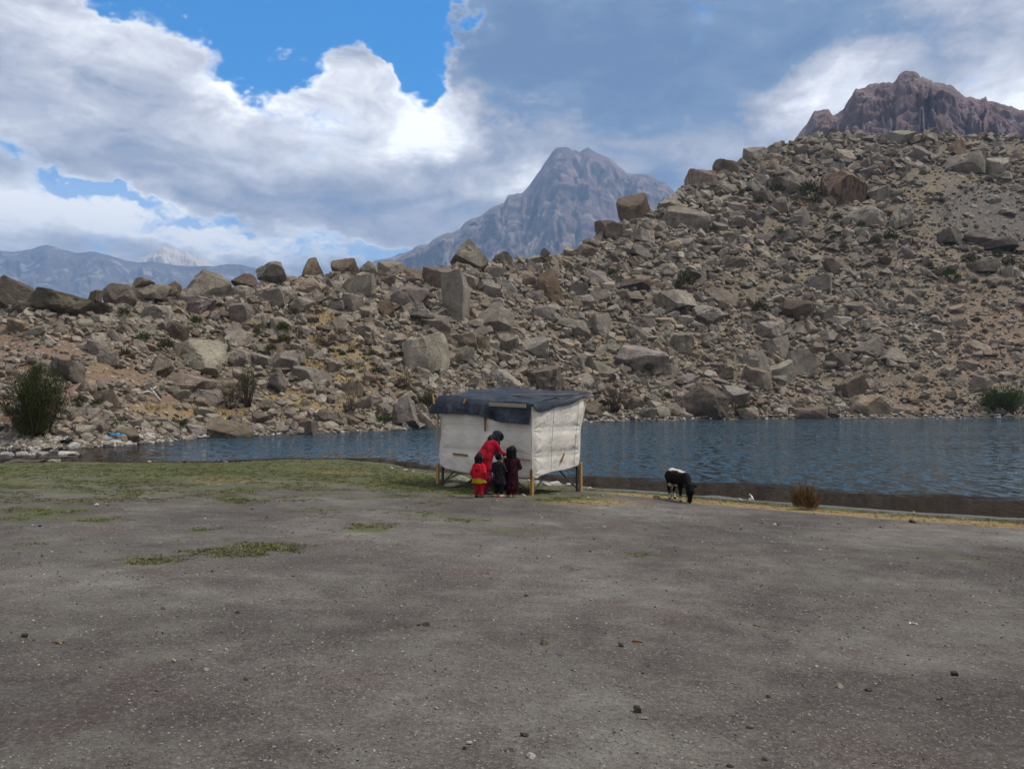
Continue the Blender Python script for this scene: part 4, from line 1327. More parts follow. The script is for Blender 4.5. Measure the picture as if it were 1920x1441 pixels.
def hand(s, wrist, fwd, up, sc_=1.0, side=1, curl=0.5):
    """palm and five bent fingers; thumb on the given side"""
    f = np.array(fwd, float)
    f /= np.linalg.norm(f)
    u = np.array(up, float)
    u -= (u @ f) * f
    u /= np.linalg.norm(u)
    r = np.cross(f, u)
    w_ = np.array(wrist, float)
    pc = w_ + f * .085 * sc_
    for o in (-.028, -.009, .009, .028):
        s.limb(w_ + r * o * .6 * sc_, pc + r * o * sc_, .016 * sc_, .013 * sc_, .010)
    for o, ln in ((-.031, .060), (-.0105, .074), (.0105, .080), (.031, .070)):
        b0 = pc + r * o * sc_
        b1 = b0 + (f * math.cos(curl) - u * math.sin(curl)) * ln * .5 * sc_
        b2 = b1 + (f * math.cos(curl * 2) - u * math.sin(curl * 2)) * ln * .5 * sc_
        s.limb(b0, b1, .0095 * sc_, .0085 * sc_, .003)
        s.limb(b1, b2, .0085 * sc_, .0070 * sc_, .003)
    t0 = w_ + (f * .025 + r * side * .022) * sc_
    t1 = t0 + (f * .035 + r * side * .032 - u * .01) * sc_
    t2 = t1 + (f * .030 + r * side * .006 - u * .012) * sc_
    s.limb(t0, t1, .012 * sc_, .010 * sc_, .006)
    s.limb(t1, t2, .010 * sc_, .0075 * sc_, .003)


SKIN = simple_mat('skin', (0.30, 0.165, 0.105), 0.6, 0.3, 0.08, 20)
HAIR = simple_mat('black hair', (0.006, 0.005, 0.006), 0.6, 0.12, 0.3, 30, 0.5, 120)
EYEM = simple_mat('dark eye', (0.01, 0.008, 0.006), 0.2, 0.5)


def cloth_mat(name, col, var=0.25, scale=9.0, print_col=None, pscale=26.0, thr=0.30, rough=0.9):
    m, n, b = material(name, rough, 0.12)
    tc = n.node('ShaderNodeTexCoord').outputs['Object']
    c = n.mix(n.ss(n.noise(tc, scale, 4, 0.6), 0.3, 0.7), [x * (1 - var) for x in col], [x * (1 + var) for x in col])
    if print_col is not None:
        d = n.voro(tc, pscale, 'F1', 'Distance')
        c = n.mix(n.ss(d, thr, thr - 0.08), c, print_col)
    n.put(b.inputs['Base Color'], c)
    n.put(b.inputs['Normal'], n.bump(n.noise(tc, 14, 4, 0.6), 0.5, 0.02))
    return m


def head(s, hc, fdir, r):
    """head with jaw, nose, ears; face along fdir"""
    f = np.array(fdir, float)
    f /= np.linalg.norm(f)
    up = np.array([0, 0, 1.0]) - f * f[2]
    up /= np.linalg.norm(up)
    rt = np.cross(f, up)
    hc = np.array(hc, float)
    s.limb(hc - f * .12 * r + up * .12 * r, hc + f * .15 * r + up * .05 * r, r * .98, r * .90, .02)
    s.limb(hc, hc + f * .42 * r - up * .72 * r, r * .72, r * .42, .03)
    s.limb(hc + f * .88 * r + up * .02 * r, hc + f * 1.06 * r - up * .26 * r, r * .10, r * .15, .008)
    for e in (-1, 1):
        s.limb(hc + rt * e * .93 * r + up * .10 * r - f * .05 * r, hc + rt * e * .92 * r - up * .22 * r, r * .16, r * .12, .008)
    s.limb(hc + f * .80 * r - up * .52 * r - rt * .18 * r, hc + f * .80 * r - up * .52 * r + rt * .18 * r, r * .09, r * .09, .006)
    return f, up, rt


def eyes(parent, hc, f, up, rt, r):
    for e in (-1, 1):
        V, F = ICO[2]
        V = V * r * .13 + np.array(hc) + f * .84 * r + rt * e * .36 * r + up * .03 * r
        obj('eye', mesh_np('eye', V, F, EYEM), parent)


def child(name_label, px, py_foot, height, facing, garments, group, hair='long', shoes=None, arms='down', headturn=0.0):
    """a standing child; garments: list of (part name, material, builder)"""
    q = ground_at(px, py_foot)
    e = bpy.data.objects.new('person', None)
    link(e)
    e.location = (q[0], q[1], q[2] - 0.004)
    e.rotation_euler = (0, 0, -facing)
    tag(e, name_label, 'person', group)
    k = height / 1.08
    K = lambda *p: tuple(np.array(p) * k)
    H = dict(hc=K(0, .035, .98), r=.088 * k + .006)
    b_ = SDF(K(-.34, -.28, -.02), K(.34, .36, 1.14), .0075)
    for e_ in (-1, 1):
        b_.limb(K(.055 * e_, 0, .52), K(.062 * e_, .012, .29), .062 * k, .044 * k, .02)
        b_.limb(K(.062 * e_, .012, .29), K(.062 * e_, -.012, .065), .044 * k, .028 * k, .015)
        b_.limb(K(.062 * e_, -.03, .03), K(.075 * e_, .10, .022), .028 * k, .022 * k, .015)
        sh = K(.115 * e_, 0, .79)
        if arms == 'down':
            el, ha = K(.165 * e_, -.035, .63), K(.165 * e_, .03, .49)
        else:
            el, ha = K(.165 * e_, .03, .64), K(.10 * e_, .15, .60)
        b_.limb(sh, el, .040 * k, .030 * k, .02)
        b_.limb(el, ha, .030 * k, .021 * k, .012)
        hand(b_, ha, np.array(ha) - np.array(el), (e_ * 1.0, 0.2, 0), .72 * k, 1, .45)
    b_.limb(K(0, 0, .55), K(0, 0, .77), .092 * k, .098 * k, .03, (.78, 1.05, 1))
    b_.limb(K(0, 0, .80), K(0, .015, .90), .042 * k, .038 * k, .02)
    ht = headturn
    f, up, rt = head(b_, H['hc'], (math.sin(ht), math.cos(ht), -.12), H['r'])
    obj('body', b_.mesh('body', SKIN), e)
    eyes(e, H['hc'], f, up, rt, H['r'])
    hr = SDF(K(-.2, -.24, .74), K(.2, .22, 1.14), .007)
    hc, r = np.array(H['hc']), H['r']
    hr.limb(hc - f * .16 * r + up * .14 * r, hc + f * .06 * r + up * .16 * r, r * 1.13, r * 1.04, .02)
    if hair == 'long':
        hr.limb(hc - f * .45 * r, hc - f * .62 * r - up * 1.9 * r, r * .98, r * .66, .03)
        for e_ in (-1, 1):
            hr.limb(hc + rt * e_ * .55 * r - f * .1 * r, hc + rt * e_ * .72 * r - up * 1.8 * r - f * .35 * r, r * .60, r * .34, .03)
    elif hair == 'bob':
        hr.limb(hc - f * .35 * r, hc - f * .50 * r - up * 1.25 * r, r * 1.04, r * .78, .03)
        for e_ in (-1, 1):
            hr.limb(hc + rt * e_ * .55 * r - f * .05 * r, hc + rt * e_ * .72 * r - up * 1.3 * r - f * .15 * r, r * .62, r * .42, .03)
    hr.limb(hc + f * 1.15 * r - up * .35 * r, hc + f * 1.2 * r - up * 1.2 * r, r * .78, r * .9, cut=True)
    if hair == 'short':
        hr.plane(hc - up * .25 * r, -up * 1.0 + f * .6)
    hr.folds(.022, 26, 3, .14)
    obj('hair', hr.mesh('hair', HAIR), e)
    for nm, mt, fn in garments:
        g = SDF(K(-.36, -.32, -.02), K(.36, .36, .98), .0085)
        g = fn(g, K, k) or g
        obj(nm, g.mesh(nm, mt), e)
    if shoes is not None:
        for e_ in (-1, 1):
            g = SDF(K(-.14, -.12, -.02), K(.16, .20, .16), .006)
            g.limb(K(.062 * e_, -.032, .035), K(.077 * e_, .10, .028), .038 * k, .030 * k, .015)
            g.plane((0, 0, .001), (0, 0, -1))
            g.plane(K(0, -.02, .075), (0, -.3, 1))
            obj('shoe', g.mesh('shoe', shoes), e)
    return e


def sleeves(g, K, k, grow, arms='down', to=1.0):
    for e_ in (-1, 1):
        sh = K(.112 * e_, 0, .785)
        if arms == 'down':
            el, ha = np.array(K(.168 * e_, -.035, .63)), np.array(K(.166 * e_, .03, .50))
        else:
            el, ha = np.array(K(.168 * e_, .03, .64)), np.array(K(.10 * e_, .145, .602))
        g.limb(sh, el, (.052 + grow) * k, (.042 + grow) * k, .025)
        g.limb(el, el + (ha - el) * to, (.042 + grow) * k, (.032 + grow) * k, .015)


def trousers(g, K, k, hem=.07):
    for e_ in (-1, 1):
        g.limb(K(.055 * e_, 0, .54), K(.064 * e_, .012, .29), .078 * k, .060 * k, .02)
        g.limb(K(.064 * e_, .012, .29), K(.064 * e_, -.012, .05), .060 * k, .046 * k, .015)
    g.plane(K(0, 0, hem), (0, 0, -1))
    g.plane(K(0, 0, .60), (0, 0, 1))
    g.folds(.010, 22, 11, .9)


def hoodie(g, K, k):
    g.limb(K(0, 0, .50), K(0, 0, .60), .128 * k, .122 * k, .02, (.80, 1.02, 1))
    g.limb(K(0, 0, .60), K(0, 0, .77), .122 * k, .112 * k, .03, (.78, 1.02, 1))
    sleeves(g, K, k, .012)
    g.limb(K(0, .01, .80), K(0, .012, .86), .075 * k, .062 * k, .02)
    g.plane(K(0, 0, .46), (0, 0, -1))
    g.limb(K(0, -.075, .80), K(0, -.115, .72), .070 * k, .045 * k, .02, (.75, 1.1, 1))       # the hood lying on the back
    g.folds(.012, 18, 21, .7)


def shorts_skirt(g, K, k):
    g.limb(K(0, 0, .50), K(0, 0, .40), .122 * k, .145 * k, .02, (.80, 1.0, 1))
    g.plane(K(0, 0, .365), (0, 0, -1))
    g.plane(K(0, 0, .55), (0, 0, 1))
    g.folds(.018, 24, 31, .15)


def dress(hem, flare, arms):
    def fn(g, K, k):
        g.limb(K(0, 0, .60), K(0, 0, .77), .112 * k, .108 * k, .03, (.78, 1.02, 1))
        g.limb(K(0, 0, .60), K(0, 0, hem + .06), .115 * k, flare * k, .03, (.84, 1.0, 1))
        g.limb(K(0, .008, .79), K(0, .012, .845), .068 * k, .056 * k, .02)
        sleeves(g, K, k, .010, arms)
        g.plane(K(0, 0, hem), (0, 0, -1))
        g.folds(.016, 16, 41, .18)
    return fn


RED = cloth_mat('bright red fleece', (0.42, 0.012, 0.022))
RED2 = cloth_mat('red trouser cloth', (0.30, 0.012, 0.022))
MUST = cloth_mat('mustard cloth', (0.34, 0.21, 0.015))
GP = 'children standing by the hut'
child('small child in red hoodie, mustard shorts and red trousers seen from behind', 898, 932.5, 0.95, R(24),
      [('trousers', RED2, trousers), ('hoodie', RED, hoodie), ('shorts', MUST, shorts_skirt)], GP, 'long', simple_mat('brown shoe', (0.045, 0.03, 0.028), 0.6), 'down', .1)
DK = cloth_mat('black dress with white flecks', (0.012, 0.010, 0.013), 0.3, 9, (0.14, 0.10, 0.11), 20, .22)
DKT = cloth_mat('black leggings', (0.010, 0.009, 0.011))
PINK = simple_mat('pink sandal', (0.62, 0.27, 0.25), 0.6)
child('small child with cropped hair in black flecked dress between two other figures', 935, 931.5, 0.99, R(30),
      [('leggings', DKT, lambda g, K, k: trousers(g, K, k, .09)), ('dress', DK, dress(.30, .155, 'front'))], GP, 'short', PINK, 'front', .2)
PR = cloth_mat('black dress with dark red print', (0.016, 0.008, 0.013), 0.3, 9, (0.12, 0.006, 0.012), 17, .34)
PRT = cloth_mat('dark red printed trousers', (0.05, 0.008, 0.012), 0.3, 9, (0.16, 0.01, 0.016), 18, .34)
child('tallest child with black bob in long dark red printed dress', 959, 932.0, 1.14, R(10),
      [('trousers', PRT, lambda g, K, k: trousers(g, K, k, .05)), ('dress', PR, dress(.16, .135, 'front'))], GP, 'bob', simple_mat('tan sandal', (0.28, 0.17, 0.10), 0.7), 'front', -.1)

# ---- the woman bending towards the wall
q = ground_at(909, 927)
wm = link(bpy.data.objects.new('person', None))
wm.location = (q[0], q[1], q[2] - 0.004)
wm.rotation_euler = (0, 0, R(-56))
tag(wm, 'woman in red coat and black headscarf bending towards the white canvas wall', 'person')
b_ = SDF((-.42, -.35, -.02), (.42, .80, 1.52), .008)
for e_ in (-1, 1):
    b_.limb((.085 * e_, -.02, .84), (.095 * e_, .03, .46), .088, .060, .03)
    b_.limb((.095 * e_, .03, .46), (.095 * e_, -.02, .08), .058, .036, .02)
    b_.limb((.095 * e_, -.04, .04), (.11 * e_, .13, .03), .036, .028, .02)
b_.limb((0, -.03, .88), (0, .17, 1.14), .125, .13, .05, (.8, 1.05, 1))
b_.limb((0, .22, 1.20), (0, .31, 1.29), .052, .050, .03)
wf_, wu_, wr_ = head(b_, (0, .37, 1.335), (.15, .80, -.60), .105)
AR_ = [((.150, .19, 1.175), (.215, .30, .985), (.150, .50, .925)), ((-.150, .19, 1.175), (-.215, .28, .975), (-.10, .47, .915))]
for sgn, (sh, el_, ha) in zip((1, -1), AR_):
    b_.limb(sh, el_, .052, .040, .03)
    b_.limb(el_, ha, .040, .028, .02)
    hand(b_, ha, np.array(ha) - np.array(el_), (0, .15, 1), 1.0, sgn, .55)
obj('body', b_.mesh('body', SKIN), wm)
eyes(wm, (0, .37, 1.335), wf_, wu_, wr_, .105)
COAT = cloth_mat('deep red coat wool', (0.27, 0.006, 0.020))
g = SDF((-.42, -.45, .45), (.42, .62, 1.42), .009)
g.limb((0, .165, 1.13), (0, -.02, .88), .160, .165, .05, (.80, 1.0, 1))
g.limb((0, -.02, .88), (0, -.05, .50), .170, .215, .05, (.84, 1.0, 1))
g.limb((0, .21, 1.18), (0, .26, 1.25), .085, .07, .03)
for sh, el_, ha in AR_:
    el_, ha = np.array(el_), np.array(ha)
    g.limb(sh, el_, .070, .060, .04)
    g.limb(el_, el_ + (ha - el_) * .88, .058, .046, .02)
g.plane((0, 0, .60), (0, .05, -1))
g.folds(.016, 12, 51, .3)
obj('coat', g.mesh('coat', COAT), wm)
SKT = cloth_mat('purple and red striped skirt', (0.085, 0.012, 0.040), 0.5, 12, (0.26, 0.008, 0.018), 9, .42)
g = SDF((-.36, -.40, .22), (.36, .40, .80), .009)
g.limb((0, -.03, .74), (0, -.03, .36), .165, .20, .03, (.84, 1.0, 1))
g.plane((0, 0, .36), (-.35, -.25, -1))
g.folds(.030, 13, 61, .15)
obj('skirt', g.mesh('skirt', SKT), wm)
g = SDF((-.30, -.25, .0), (.30, .25, .70), .009)
for e_ in (-1, 1):
    g.limb((.09 * e_, 0, .62), (.098 * e_, .02, .36), .085, .075, .03)
    g.limb((.098 * e_, .02, .36), (.098 * e_, -.02, .06), .075, .062, .02)
g.plane((0, 0, .085), (0, 0, -1))
g.folds(.014, 20, 71, .6)
obj('trousers', g.mesh('trousers', cloth_mat('crimson purple trousers', (0.16, 0.008, 0.035))), wm)
SCARF = simple_mat('black headscarf', (0.009, 0.010, 0.016), 0.75, 0.2, 0.3, 20, 0.4, 40)
g = SDF((-.30, -.02, .98), (.30, .62, 1.56), .008)
hc = np.array((0, .37, 1.335))
g.limb(hc - wf_ * .02 + wu_ * .012, hc + wf_ * .02 + wu_ * .02, .125, .112, .03)
g.limb(hc - wf_ * .04, (0, .19, 1.29), .112, .095, .04)
g.limb(hc - wf_ * .04, (.10, .27, 1.14), .085, .06, .04)
g.limb(hc + wf_ * .135 - wu_ * .045, hc + wf_ * .16 - wu_ * .12, .072, .08, cut=True)
g.folds(.022, 17, 81, .5)
obj('headscarf', g.mesh('headscarf', SCARF), wm)
for e_ in (-1, 1):
    g = SDF((-.20, -.14, -.02), (.22, .24, .16), .007)
    g.limb((.095 * e_, -.042, .042), (.112 * e_, .13, .034), .046, .036, .02)
    g.plane((0, 0, .001), (0, 0, -1))
    g.plane((0, -.02, .088), (0, -.3, 1))
    obj('shoe', g.mesh('shoe', simple_mat('black shoe', (0.012, 0.012, 0.014), 0.5)), wm)

# ---- the calf
q = ground_at(1272, 938)
cow = link(bpy.data.objects.new('calf', None))
cow.location = (q[0], q[1], q[2] - .004)
cow.rotation_euler = (0, 0, R(-163))
KC = 1.08
cow.scale = (KC,) * 3
tag(cow, 'black and white calf grazing with lowered head beside the lake', 'calf')
CM, n, b = material('black and white hide', 0.8, 0.08)
tc = n.node('ShaderNodeTexCoord').outputs['Object']
cx_, cy_, cz_ = n.sep(tc)[:]
nz_ = n.mul(n.sub(n.noise(tc, 7, 4, 0.6), 0.5), 0.16)
spine = n.ss(n.add(cz_, nz_), 0.626, 0.645)
belly = n.mul(n.ss(n.add(cz_, nz_), 0.375, 0.345), n.ss(n.m('ABSOLUTE', cy_), 0.20, 0.15))
rump = n.mul(n.ss(n.add(cy_, nz_), -0.335, -0.365), n.ss(cz_, 0.18, 0.26))
sock = n.mul(n.ss(n.add(cz_, nz_), 0.17, 0.10), n.mul(n.ss(cz_, 0.035, 0.05), n.ss(cy_, 0.32, 0.30)))
wht = n.m('MAXIMUM', n.m('MAXIMUM', spine, n.mul(sock, 0.7)), n.m('MAXIMUM', belly, rump))
n.put(b.inputs['Base Color'], n.mix(wht, n.mix(n.noise(tc, 30, 3), (0.004, 0.004, 0.004), (0.010, 0.009, 0.009)), n.mix(n.noise(tc, 20, 3), (0.40, 0.34, 0.27), (0.62, 0.58, 0.52))))
n.put(b.inputs['Normal'], n.bump(n.noise(tc, 60, 4, 0.7), 0.5, 0.01))
s_ = SDF((-.26, -.56, -.02), (.26, .78, .80), .008)
s_.limb((0, .22, .47), (0, -.02, .475), .150, .160, .05, (.95, 1, .95))
s_.limb((0, -.02, .475), (0, -.26, .515), .160, .138, .05, (.95, 1, .95))
s_.limb((0, .22, .575), (0, -.28, .60), .055, .065, .05)
s_.limb((0, .30, .45), (0, .38, .40), .115, .09, .05, (1, 1, .9))
for e_ in (-1, 1):
    s_.limb((.085 * e_, .23, .44), (.088 * e_, .235, .30), .075, .045, .03)
    s_.limb((.088 * e_, .235, .30), (.086 * e_, .25, .205), .042, .034, .015)
    s_.limb((.086 * e_, .25, .205), (.084 * e_, .235, .075), .030, .022, .012)
    s_.limb((.084 * e_, .235, .075), (.084 * e_, .262, .03), .024, .030, .012)
    o_ = .05 * e_
    s_.limb((.080 * e_, -.25, .50), (.098 * e_, -.19, .36), .105, .065, .04)
    s_.limb((.098 * e_, -.19, .36), (.085 * e_, -.315 + o_, .235), .058, .034, .02)
    s_.limb((.085 * e_, -.315 + o_, .235), (.082 * e_, -.285 + o_, .075), .032, .022, .012)
    s_.limb((.082 * e_, -.285 + o_, .075), (.082 * e_, -.255 + o_, .03), .024, .030, .012)
s_.limb((0, .30, .52), (.01, .50, .33), .105, .072, .04, (1.15, 1, 1))
s_.limb((.01, .50, .35), (.012, .535, .26), .076, .074, .03)
s_.limb((.012, .535, .26), (.015, .515, .10), .070, .044, .03, (1.05, 1, 1))
s_.limb((.015, .515, .10), (.015, .505, .055), .046, .042, .015)
for e_ in (-1, 1):
    s_.limb((.06 * e_, .50, .345), (.135 * e_, .475, .36), .018, .032, .015, (1, 1, 1))
    s_.limb((.135 * e_, .475, .36), (.175 * e_, .475, .345), .028, .008, .01)
    s_.limb((.045 * e_, .53, .375), (.058 * e_, .535, .41), .016, .009, .01)
s_.limb((0, -.375, .60), (0, -.425, .50), .022, .016, .02)
s_.limb((0, -.425, .50), (.01, -.435, .30), .014, .014, .01)
s_.limb((.01, -.435, .30), (.012, -.43, .19), .022, .010, .01)
s_.plane((0, 0, .003), (0, 0, -1))
obj('body', s_.mesh('body', CM), cow)
for e_ in (-1, 1):
    V, F = ICO[2]
    obj('eye', mesh_np('eye', V * .013 + np.array((.066 * e_ + .012, .555, .27)), F, EYEM), cow)

# ================================================================== THE HUT
HC = np.array([0.466, 19.0])
HR, HL = np.array([.671, .741]), np.array([-.741, .671])
HZ0 = gz(*HC)
hut = link(bpy.data.objects.new('hut', None))
hut.location = (HC[0], HC[1], HZ0)
hut.rotation_euler = (0, 0, math.atan2(HR[1], HR[0]))
tag(hut, 'white canvas hut on wooden posts with a dark tarpaulin roof beside the lake', 'hut')
LA, LB = 3.17, 1.82          # length along the left wall (local Y), along the right wall (local X)


def lw(px, py):
    """pixel -> (along left wall, height above the near corner's ground)"""
    u = ray(px, py)[0] / ray(px, py)[1]
    a = (HC[0] - HC[1] * u) / (HL[1] * u - HL[0])
    D = HC[1] + HL[1] * a
    return a, at(px, py, D)[2] - HZ0


def rw(px, py):
    u = ray(px, py)[0] / ray(px, py)[1]
    b2 = (HC[1] * u - HC[0]) / (HR[0] - HR[1] * u)
    D = HC[1] + HR[1] * b2
    return b2, at(px, py, D)[2] - HZ0


def hut_ground(x, y):
    p = HC + HR * x + HL * y
    return gz(*p) - HZ0


def roof_z(x, y):
    return 1.425 - HZ0 + .17 * y / LA + .19 * x / LB


CANV, n, b = material('off-white canvas', 0.85, 0.15)
tc = n.node('ShaderNodeTexCoord').outputs['Object']
c = n.mix(n.ss(n.noise(tc, 1.6, 5, 0.6), 0.3, 0.75), (0.55, 0.515, 0.455), (0.68, 0.64, 0.575))
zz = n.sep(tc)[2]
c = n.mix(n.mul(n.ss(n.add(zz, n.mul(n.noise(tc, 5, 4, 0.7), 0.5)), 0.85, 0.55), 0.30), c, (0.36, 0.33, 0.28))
n.put(b.inputs['Base Color'], c)
n.put(b.inputs['Normal'], n.bump(n.add(n.noise(tc, 9, 4, 0.6), n.mul(n.noise(tc, 160, 2, 0.5), 0.15)), 0.12, 0.02))

TARP, n, b = material('dark blue-black tarpaulin', 0.55, 0.18)
tc = n.node('ShaderNodeTexCoord').outputs['Object']
c = n.mix(n.ss(n.noise(tc, 2.5, 5, 0.65), 0.3, 0.75), (0.014, 0.020, 0.031), (0.042, 0.050, 0.066))
c = n.mix(n.mul(n.ss(n.noise(tc, 18, 4, 0.7), 0.6, 0.75), 0.35), c, (0.10, 0.10, 0.11))
n.put(b.inputs['Base Color'], c)
n.put(b.inputs['Normal'], n.bump(n.noise(tc, 7, 5, 0.6), 0.45, 0.03))


def wood_mat(name, c0, c1):
    m, n, b = material(name, 0.75, 0.2)
    tc = n.node('ShaderNodeTexCoord').outputs['Object']
    x, y, z = n.sep(tc)[:]
    gr = n.noise(n.comb(n.mul(x, 30), n.mul(y, 30), n.mul(z, 30)), 1.0, 4, 0.6, 1.5)
    n.put(b.inputs['Base Color'], n.mix(n.ss(gr, 0.3, 0.7), c0, c1))
    return m


WOODY = wood_mat('yellow pine', (0.30, 0.165, 0.055), (0.47, 0.29, 0.11))
WOODB = wood_mat('brown weathered wood', (0.16, 0.085, 0.035), (0.27, 0.155, 0.07))
WOODG = wood_mat('grey weathered wood', (0.20, 0.165, 0.12), (0.36, 0.31, 0.24))
STEEL = simple_mat('dark steel tube', (0.045, 0.055, 0.065), 0.5, 0.5, 0.2, 12)
CORD = simple_mat('dark cord', (0.06, 0.055, 0.05), 0.9)


def panel(name, axis_, fixed, length, outward, hem, top, edge0=0.0, edge1=0.0, seed=1, nu=150, nv=110):
    """a sheet of canvas hung between the roof and a sagging hem, pinched at two rails"""
    u = np.linspace(0, 1, nu)
    hem_z, top_z = hem(u), top(u)
    v = np.linspace(0, 1, nv)[:, None]
    Z = hem_z + (top_z - hem_z) * v
    rails = [0.93, 1.525]
    off = 0.018 + 0 * Z
    dz_ = np.min([np.abs(Z - r_) for r_ in rails], 0)
    off += 0.045 * (1 - np.exp(-(dz_ / 0.11) ** 2)) * (0.75 + 0.25 * fbm(p3(u * 3 + 0 * v, Z * 1.2, seed), 2, seed))
    off += 0.008 * np.exp(-(dz_ / 0.05) ** 2)
    tension = fbm(p3(u * 7 - Z * 2.2, Z * 1.5 + 0 * u, seed + 1), 3, seed + 1)
    off += 0.024 * tension + 0.005 * fbm(p3(u * 16 + Z * 5, Z * 9 - u * 5, seed + 2), 3, seed + 2, ridged=True)
    # drag folds fanning out of the lower corners
    for uc, sgn in ((0.0, 1), (1.0, -1)):
        du = np.abs(u - uc) * length
        for zc in rails + [0.5]:
            r_ = np.hypot(du, (Z - zc) * 1.5) + .03
            ang = np.arctan2(Z - zc, du + .02)
            off += 0.009 * np.sin(ang * 11 + seed) * np.exp(-r_ / 0.33) * np.clip(r_ / .08, 0, 1)
    off *= np.clip(np.minimum(u, 1 - u) * 14, 0.12, 1) * np.clip((top_z - Z) / .22, 0, 1) ** .7
    L = u * length + (edge1 * v ** 1.5 + 0.03 * np.sin(v * 9)) * u ** 3 - (edge0 * v) * (1 - u) ** 3
    if axis_ == 'y':
        V = np.stack([fixed + outward * off, L + 0 * Z, Z], -1)
    else:
        V = np.stack([L + 0 * Z, fixed + outward * off, Z], -1)
    me = mesh_np(name, V.reshape(-1, 3), grid_faces(nv, nu), CANV)
    o = obj(name, me, hut)
    md = o.modifiers.new('thickness', 'SOLIDIFY')
    md.thickness = 0.004
    return o


hl = lambda u: np.interp(u, [0, .06, .2, .35, .55, .75, .92, 1], [.42, .40, .40, .38, .375, .40, .46, .53])
hr_ = lambda u: np.interp(u, [0, .06, .15, .4, .7, 1], [.41, .38, .44, .50, .53, .60])
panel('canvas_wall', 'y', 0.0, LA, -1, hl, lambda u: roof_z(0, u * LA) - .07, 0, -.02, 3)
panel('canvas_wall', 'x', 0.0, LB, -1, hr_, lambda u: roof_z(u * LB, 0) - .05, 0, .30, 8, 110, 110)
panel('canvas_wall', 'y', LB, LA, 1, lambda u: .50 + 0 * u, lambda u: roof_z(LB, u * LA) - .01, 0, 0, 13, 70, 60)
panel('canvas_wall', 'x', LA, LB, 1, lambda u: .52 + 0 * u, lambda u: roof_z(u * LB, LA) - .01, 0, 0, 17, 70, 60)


# ---- tarpaulin: over the roof, hanging as a flap down the left wall and a short lip on the right wall
def tarp():
    ya = np.linspace(-0.02, LA + .05, 130)
    prof = [(-.30, -.47), (-.285, -.40), (-.26, -.30), (-.215, -.20), (-.16, -.10), (-.10, -.035), (-.05, -.004), (0, .02)]
    prof = [(np.interp(t, np.linspace(0, 1, 8), [q[0] for q in prof]), np.interp(t, np.linspace(0, 1, 8), [q[1] for q in prof])) for t in np.linspace(0, 1, 30)]
    prof += [(x, .02) for x in np.linspace(0.02, LB + .44, 60)]
    A = np.array(prof)
    X = A[:, 0][:, None] + 0 * ya
    Yv = ya + 0 * X
    hang = np.clip(-A[:, 1] / .47, 0, 1)[:, None]
    # the flap is pinned close to the wall at the near corner and sticks out at the far end
    out = np.interp(ya, [0, .9, 1.6, 3.3], [.30, .42, .60, .72])
    X = np.where(X < 0, X * out, X)
    dropk = np.interp(ya, [0, .4, 1.0, 1.25, 1.6, 2.2, 3.3], [1.0, 1.02, 1.02, .92, .78, .80, .92])
    Z = roof_z(np.clip(X, 0, None), Yv) + np.where(A[:, 1][:, None] < 0, A[:, 1][:, None] * dropk, .02)
    roof = (A[:, 0] > 0)[:, None]
    wr = fbm(p3(X * 1.6, Yv * 1.6, 4.0), 4, 91) + .35 * fbm(p3(X * 3.0 + Yv * 2, Yv * 4.0, 4.5), 4, 92, ridged=True)
    Z = Z + np.where(roof, .075 * wr + .03 * np.exp(-(((Yv - 1.6) / .35) ** 2 + ((X - .9) / .5) ** 2)) - .03 * np.exp(-(((Yv - 1.0) / .3) ** 2 + ((X - .4) / .4) ** 2)), .0)
    Z = Z + (1 - hang) * ~roof * .045 * fbm(p3(0 * X, Yv * 2.2, 6.0), 3, 93)
    X = X - hang * (.13 * fbm(p3(hang * .6 + Yv * .3, Yv * 2.4, 2.0), 4, 95, ridged=True))
    Z = Z + hang * .02 * fbm(p3(0 * X, Yv * 4.0, 9.0), 2, 97)
    Yv = Yv + hang * .10 * np.clip((Yv - 2.6) / .7, 0, 1) + .02 * fbm(p3(hang, 0 * X, 1.0), 2, 98)
    V1, F1 = np.stack([X, Yv, Z], -1).reshape(-1, 3), grid_faces(*X.shape)
    xb = np.linspace(0.02, LB + .48, 80)
    t = np.linspace(0, 1, 16)[:, None]
    lip = np.interp(xb, [0, .25, .55, .95, 1.4, 1.98], [.10, .22, .24, .16, .15, .05]) + .02 * fbm(p3(xb * 4, 0 * xb, 3.0), 3, 99)
    Zb = roof_z(xb, 0 * xb) + .02 + .055 * fbm(p3(xb * 1.6, -.02 * 1.6 + 0 * xb, 4.0), 4, 91) - lip * t
    Yb = -.02 - .05 * np.sin(t * 1.9) - .03 * t * (1 + fbm(p3(xb * 5, t * 0, 8.0), 2, 101)) + 0 * xb
    V2, F2 = np.stack([xb + 0 * t, Yb, Zb], -1).reshape(-1, 3), grid_faces(*Zb.shape)
    V = np.concatenate([V1, V2])
    F = np.concatenate([F1, F2 + len(V1)])
    o = obj('tarpaulin', mesh_np('tarpaulin', V, F, TARP), hut)
    md = o.modifiers.new('thickness', 'SOLIDIFY')
    md.thickness = 0.006
    return o


tarp()


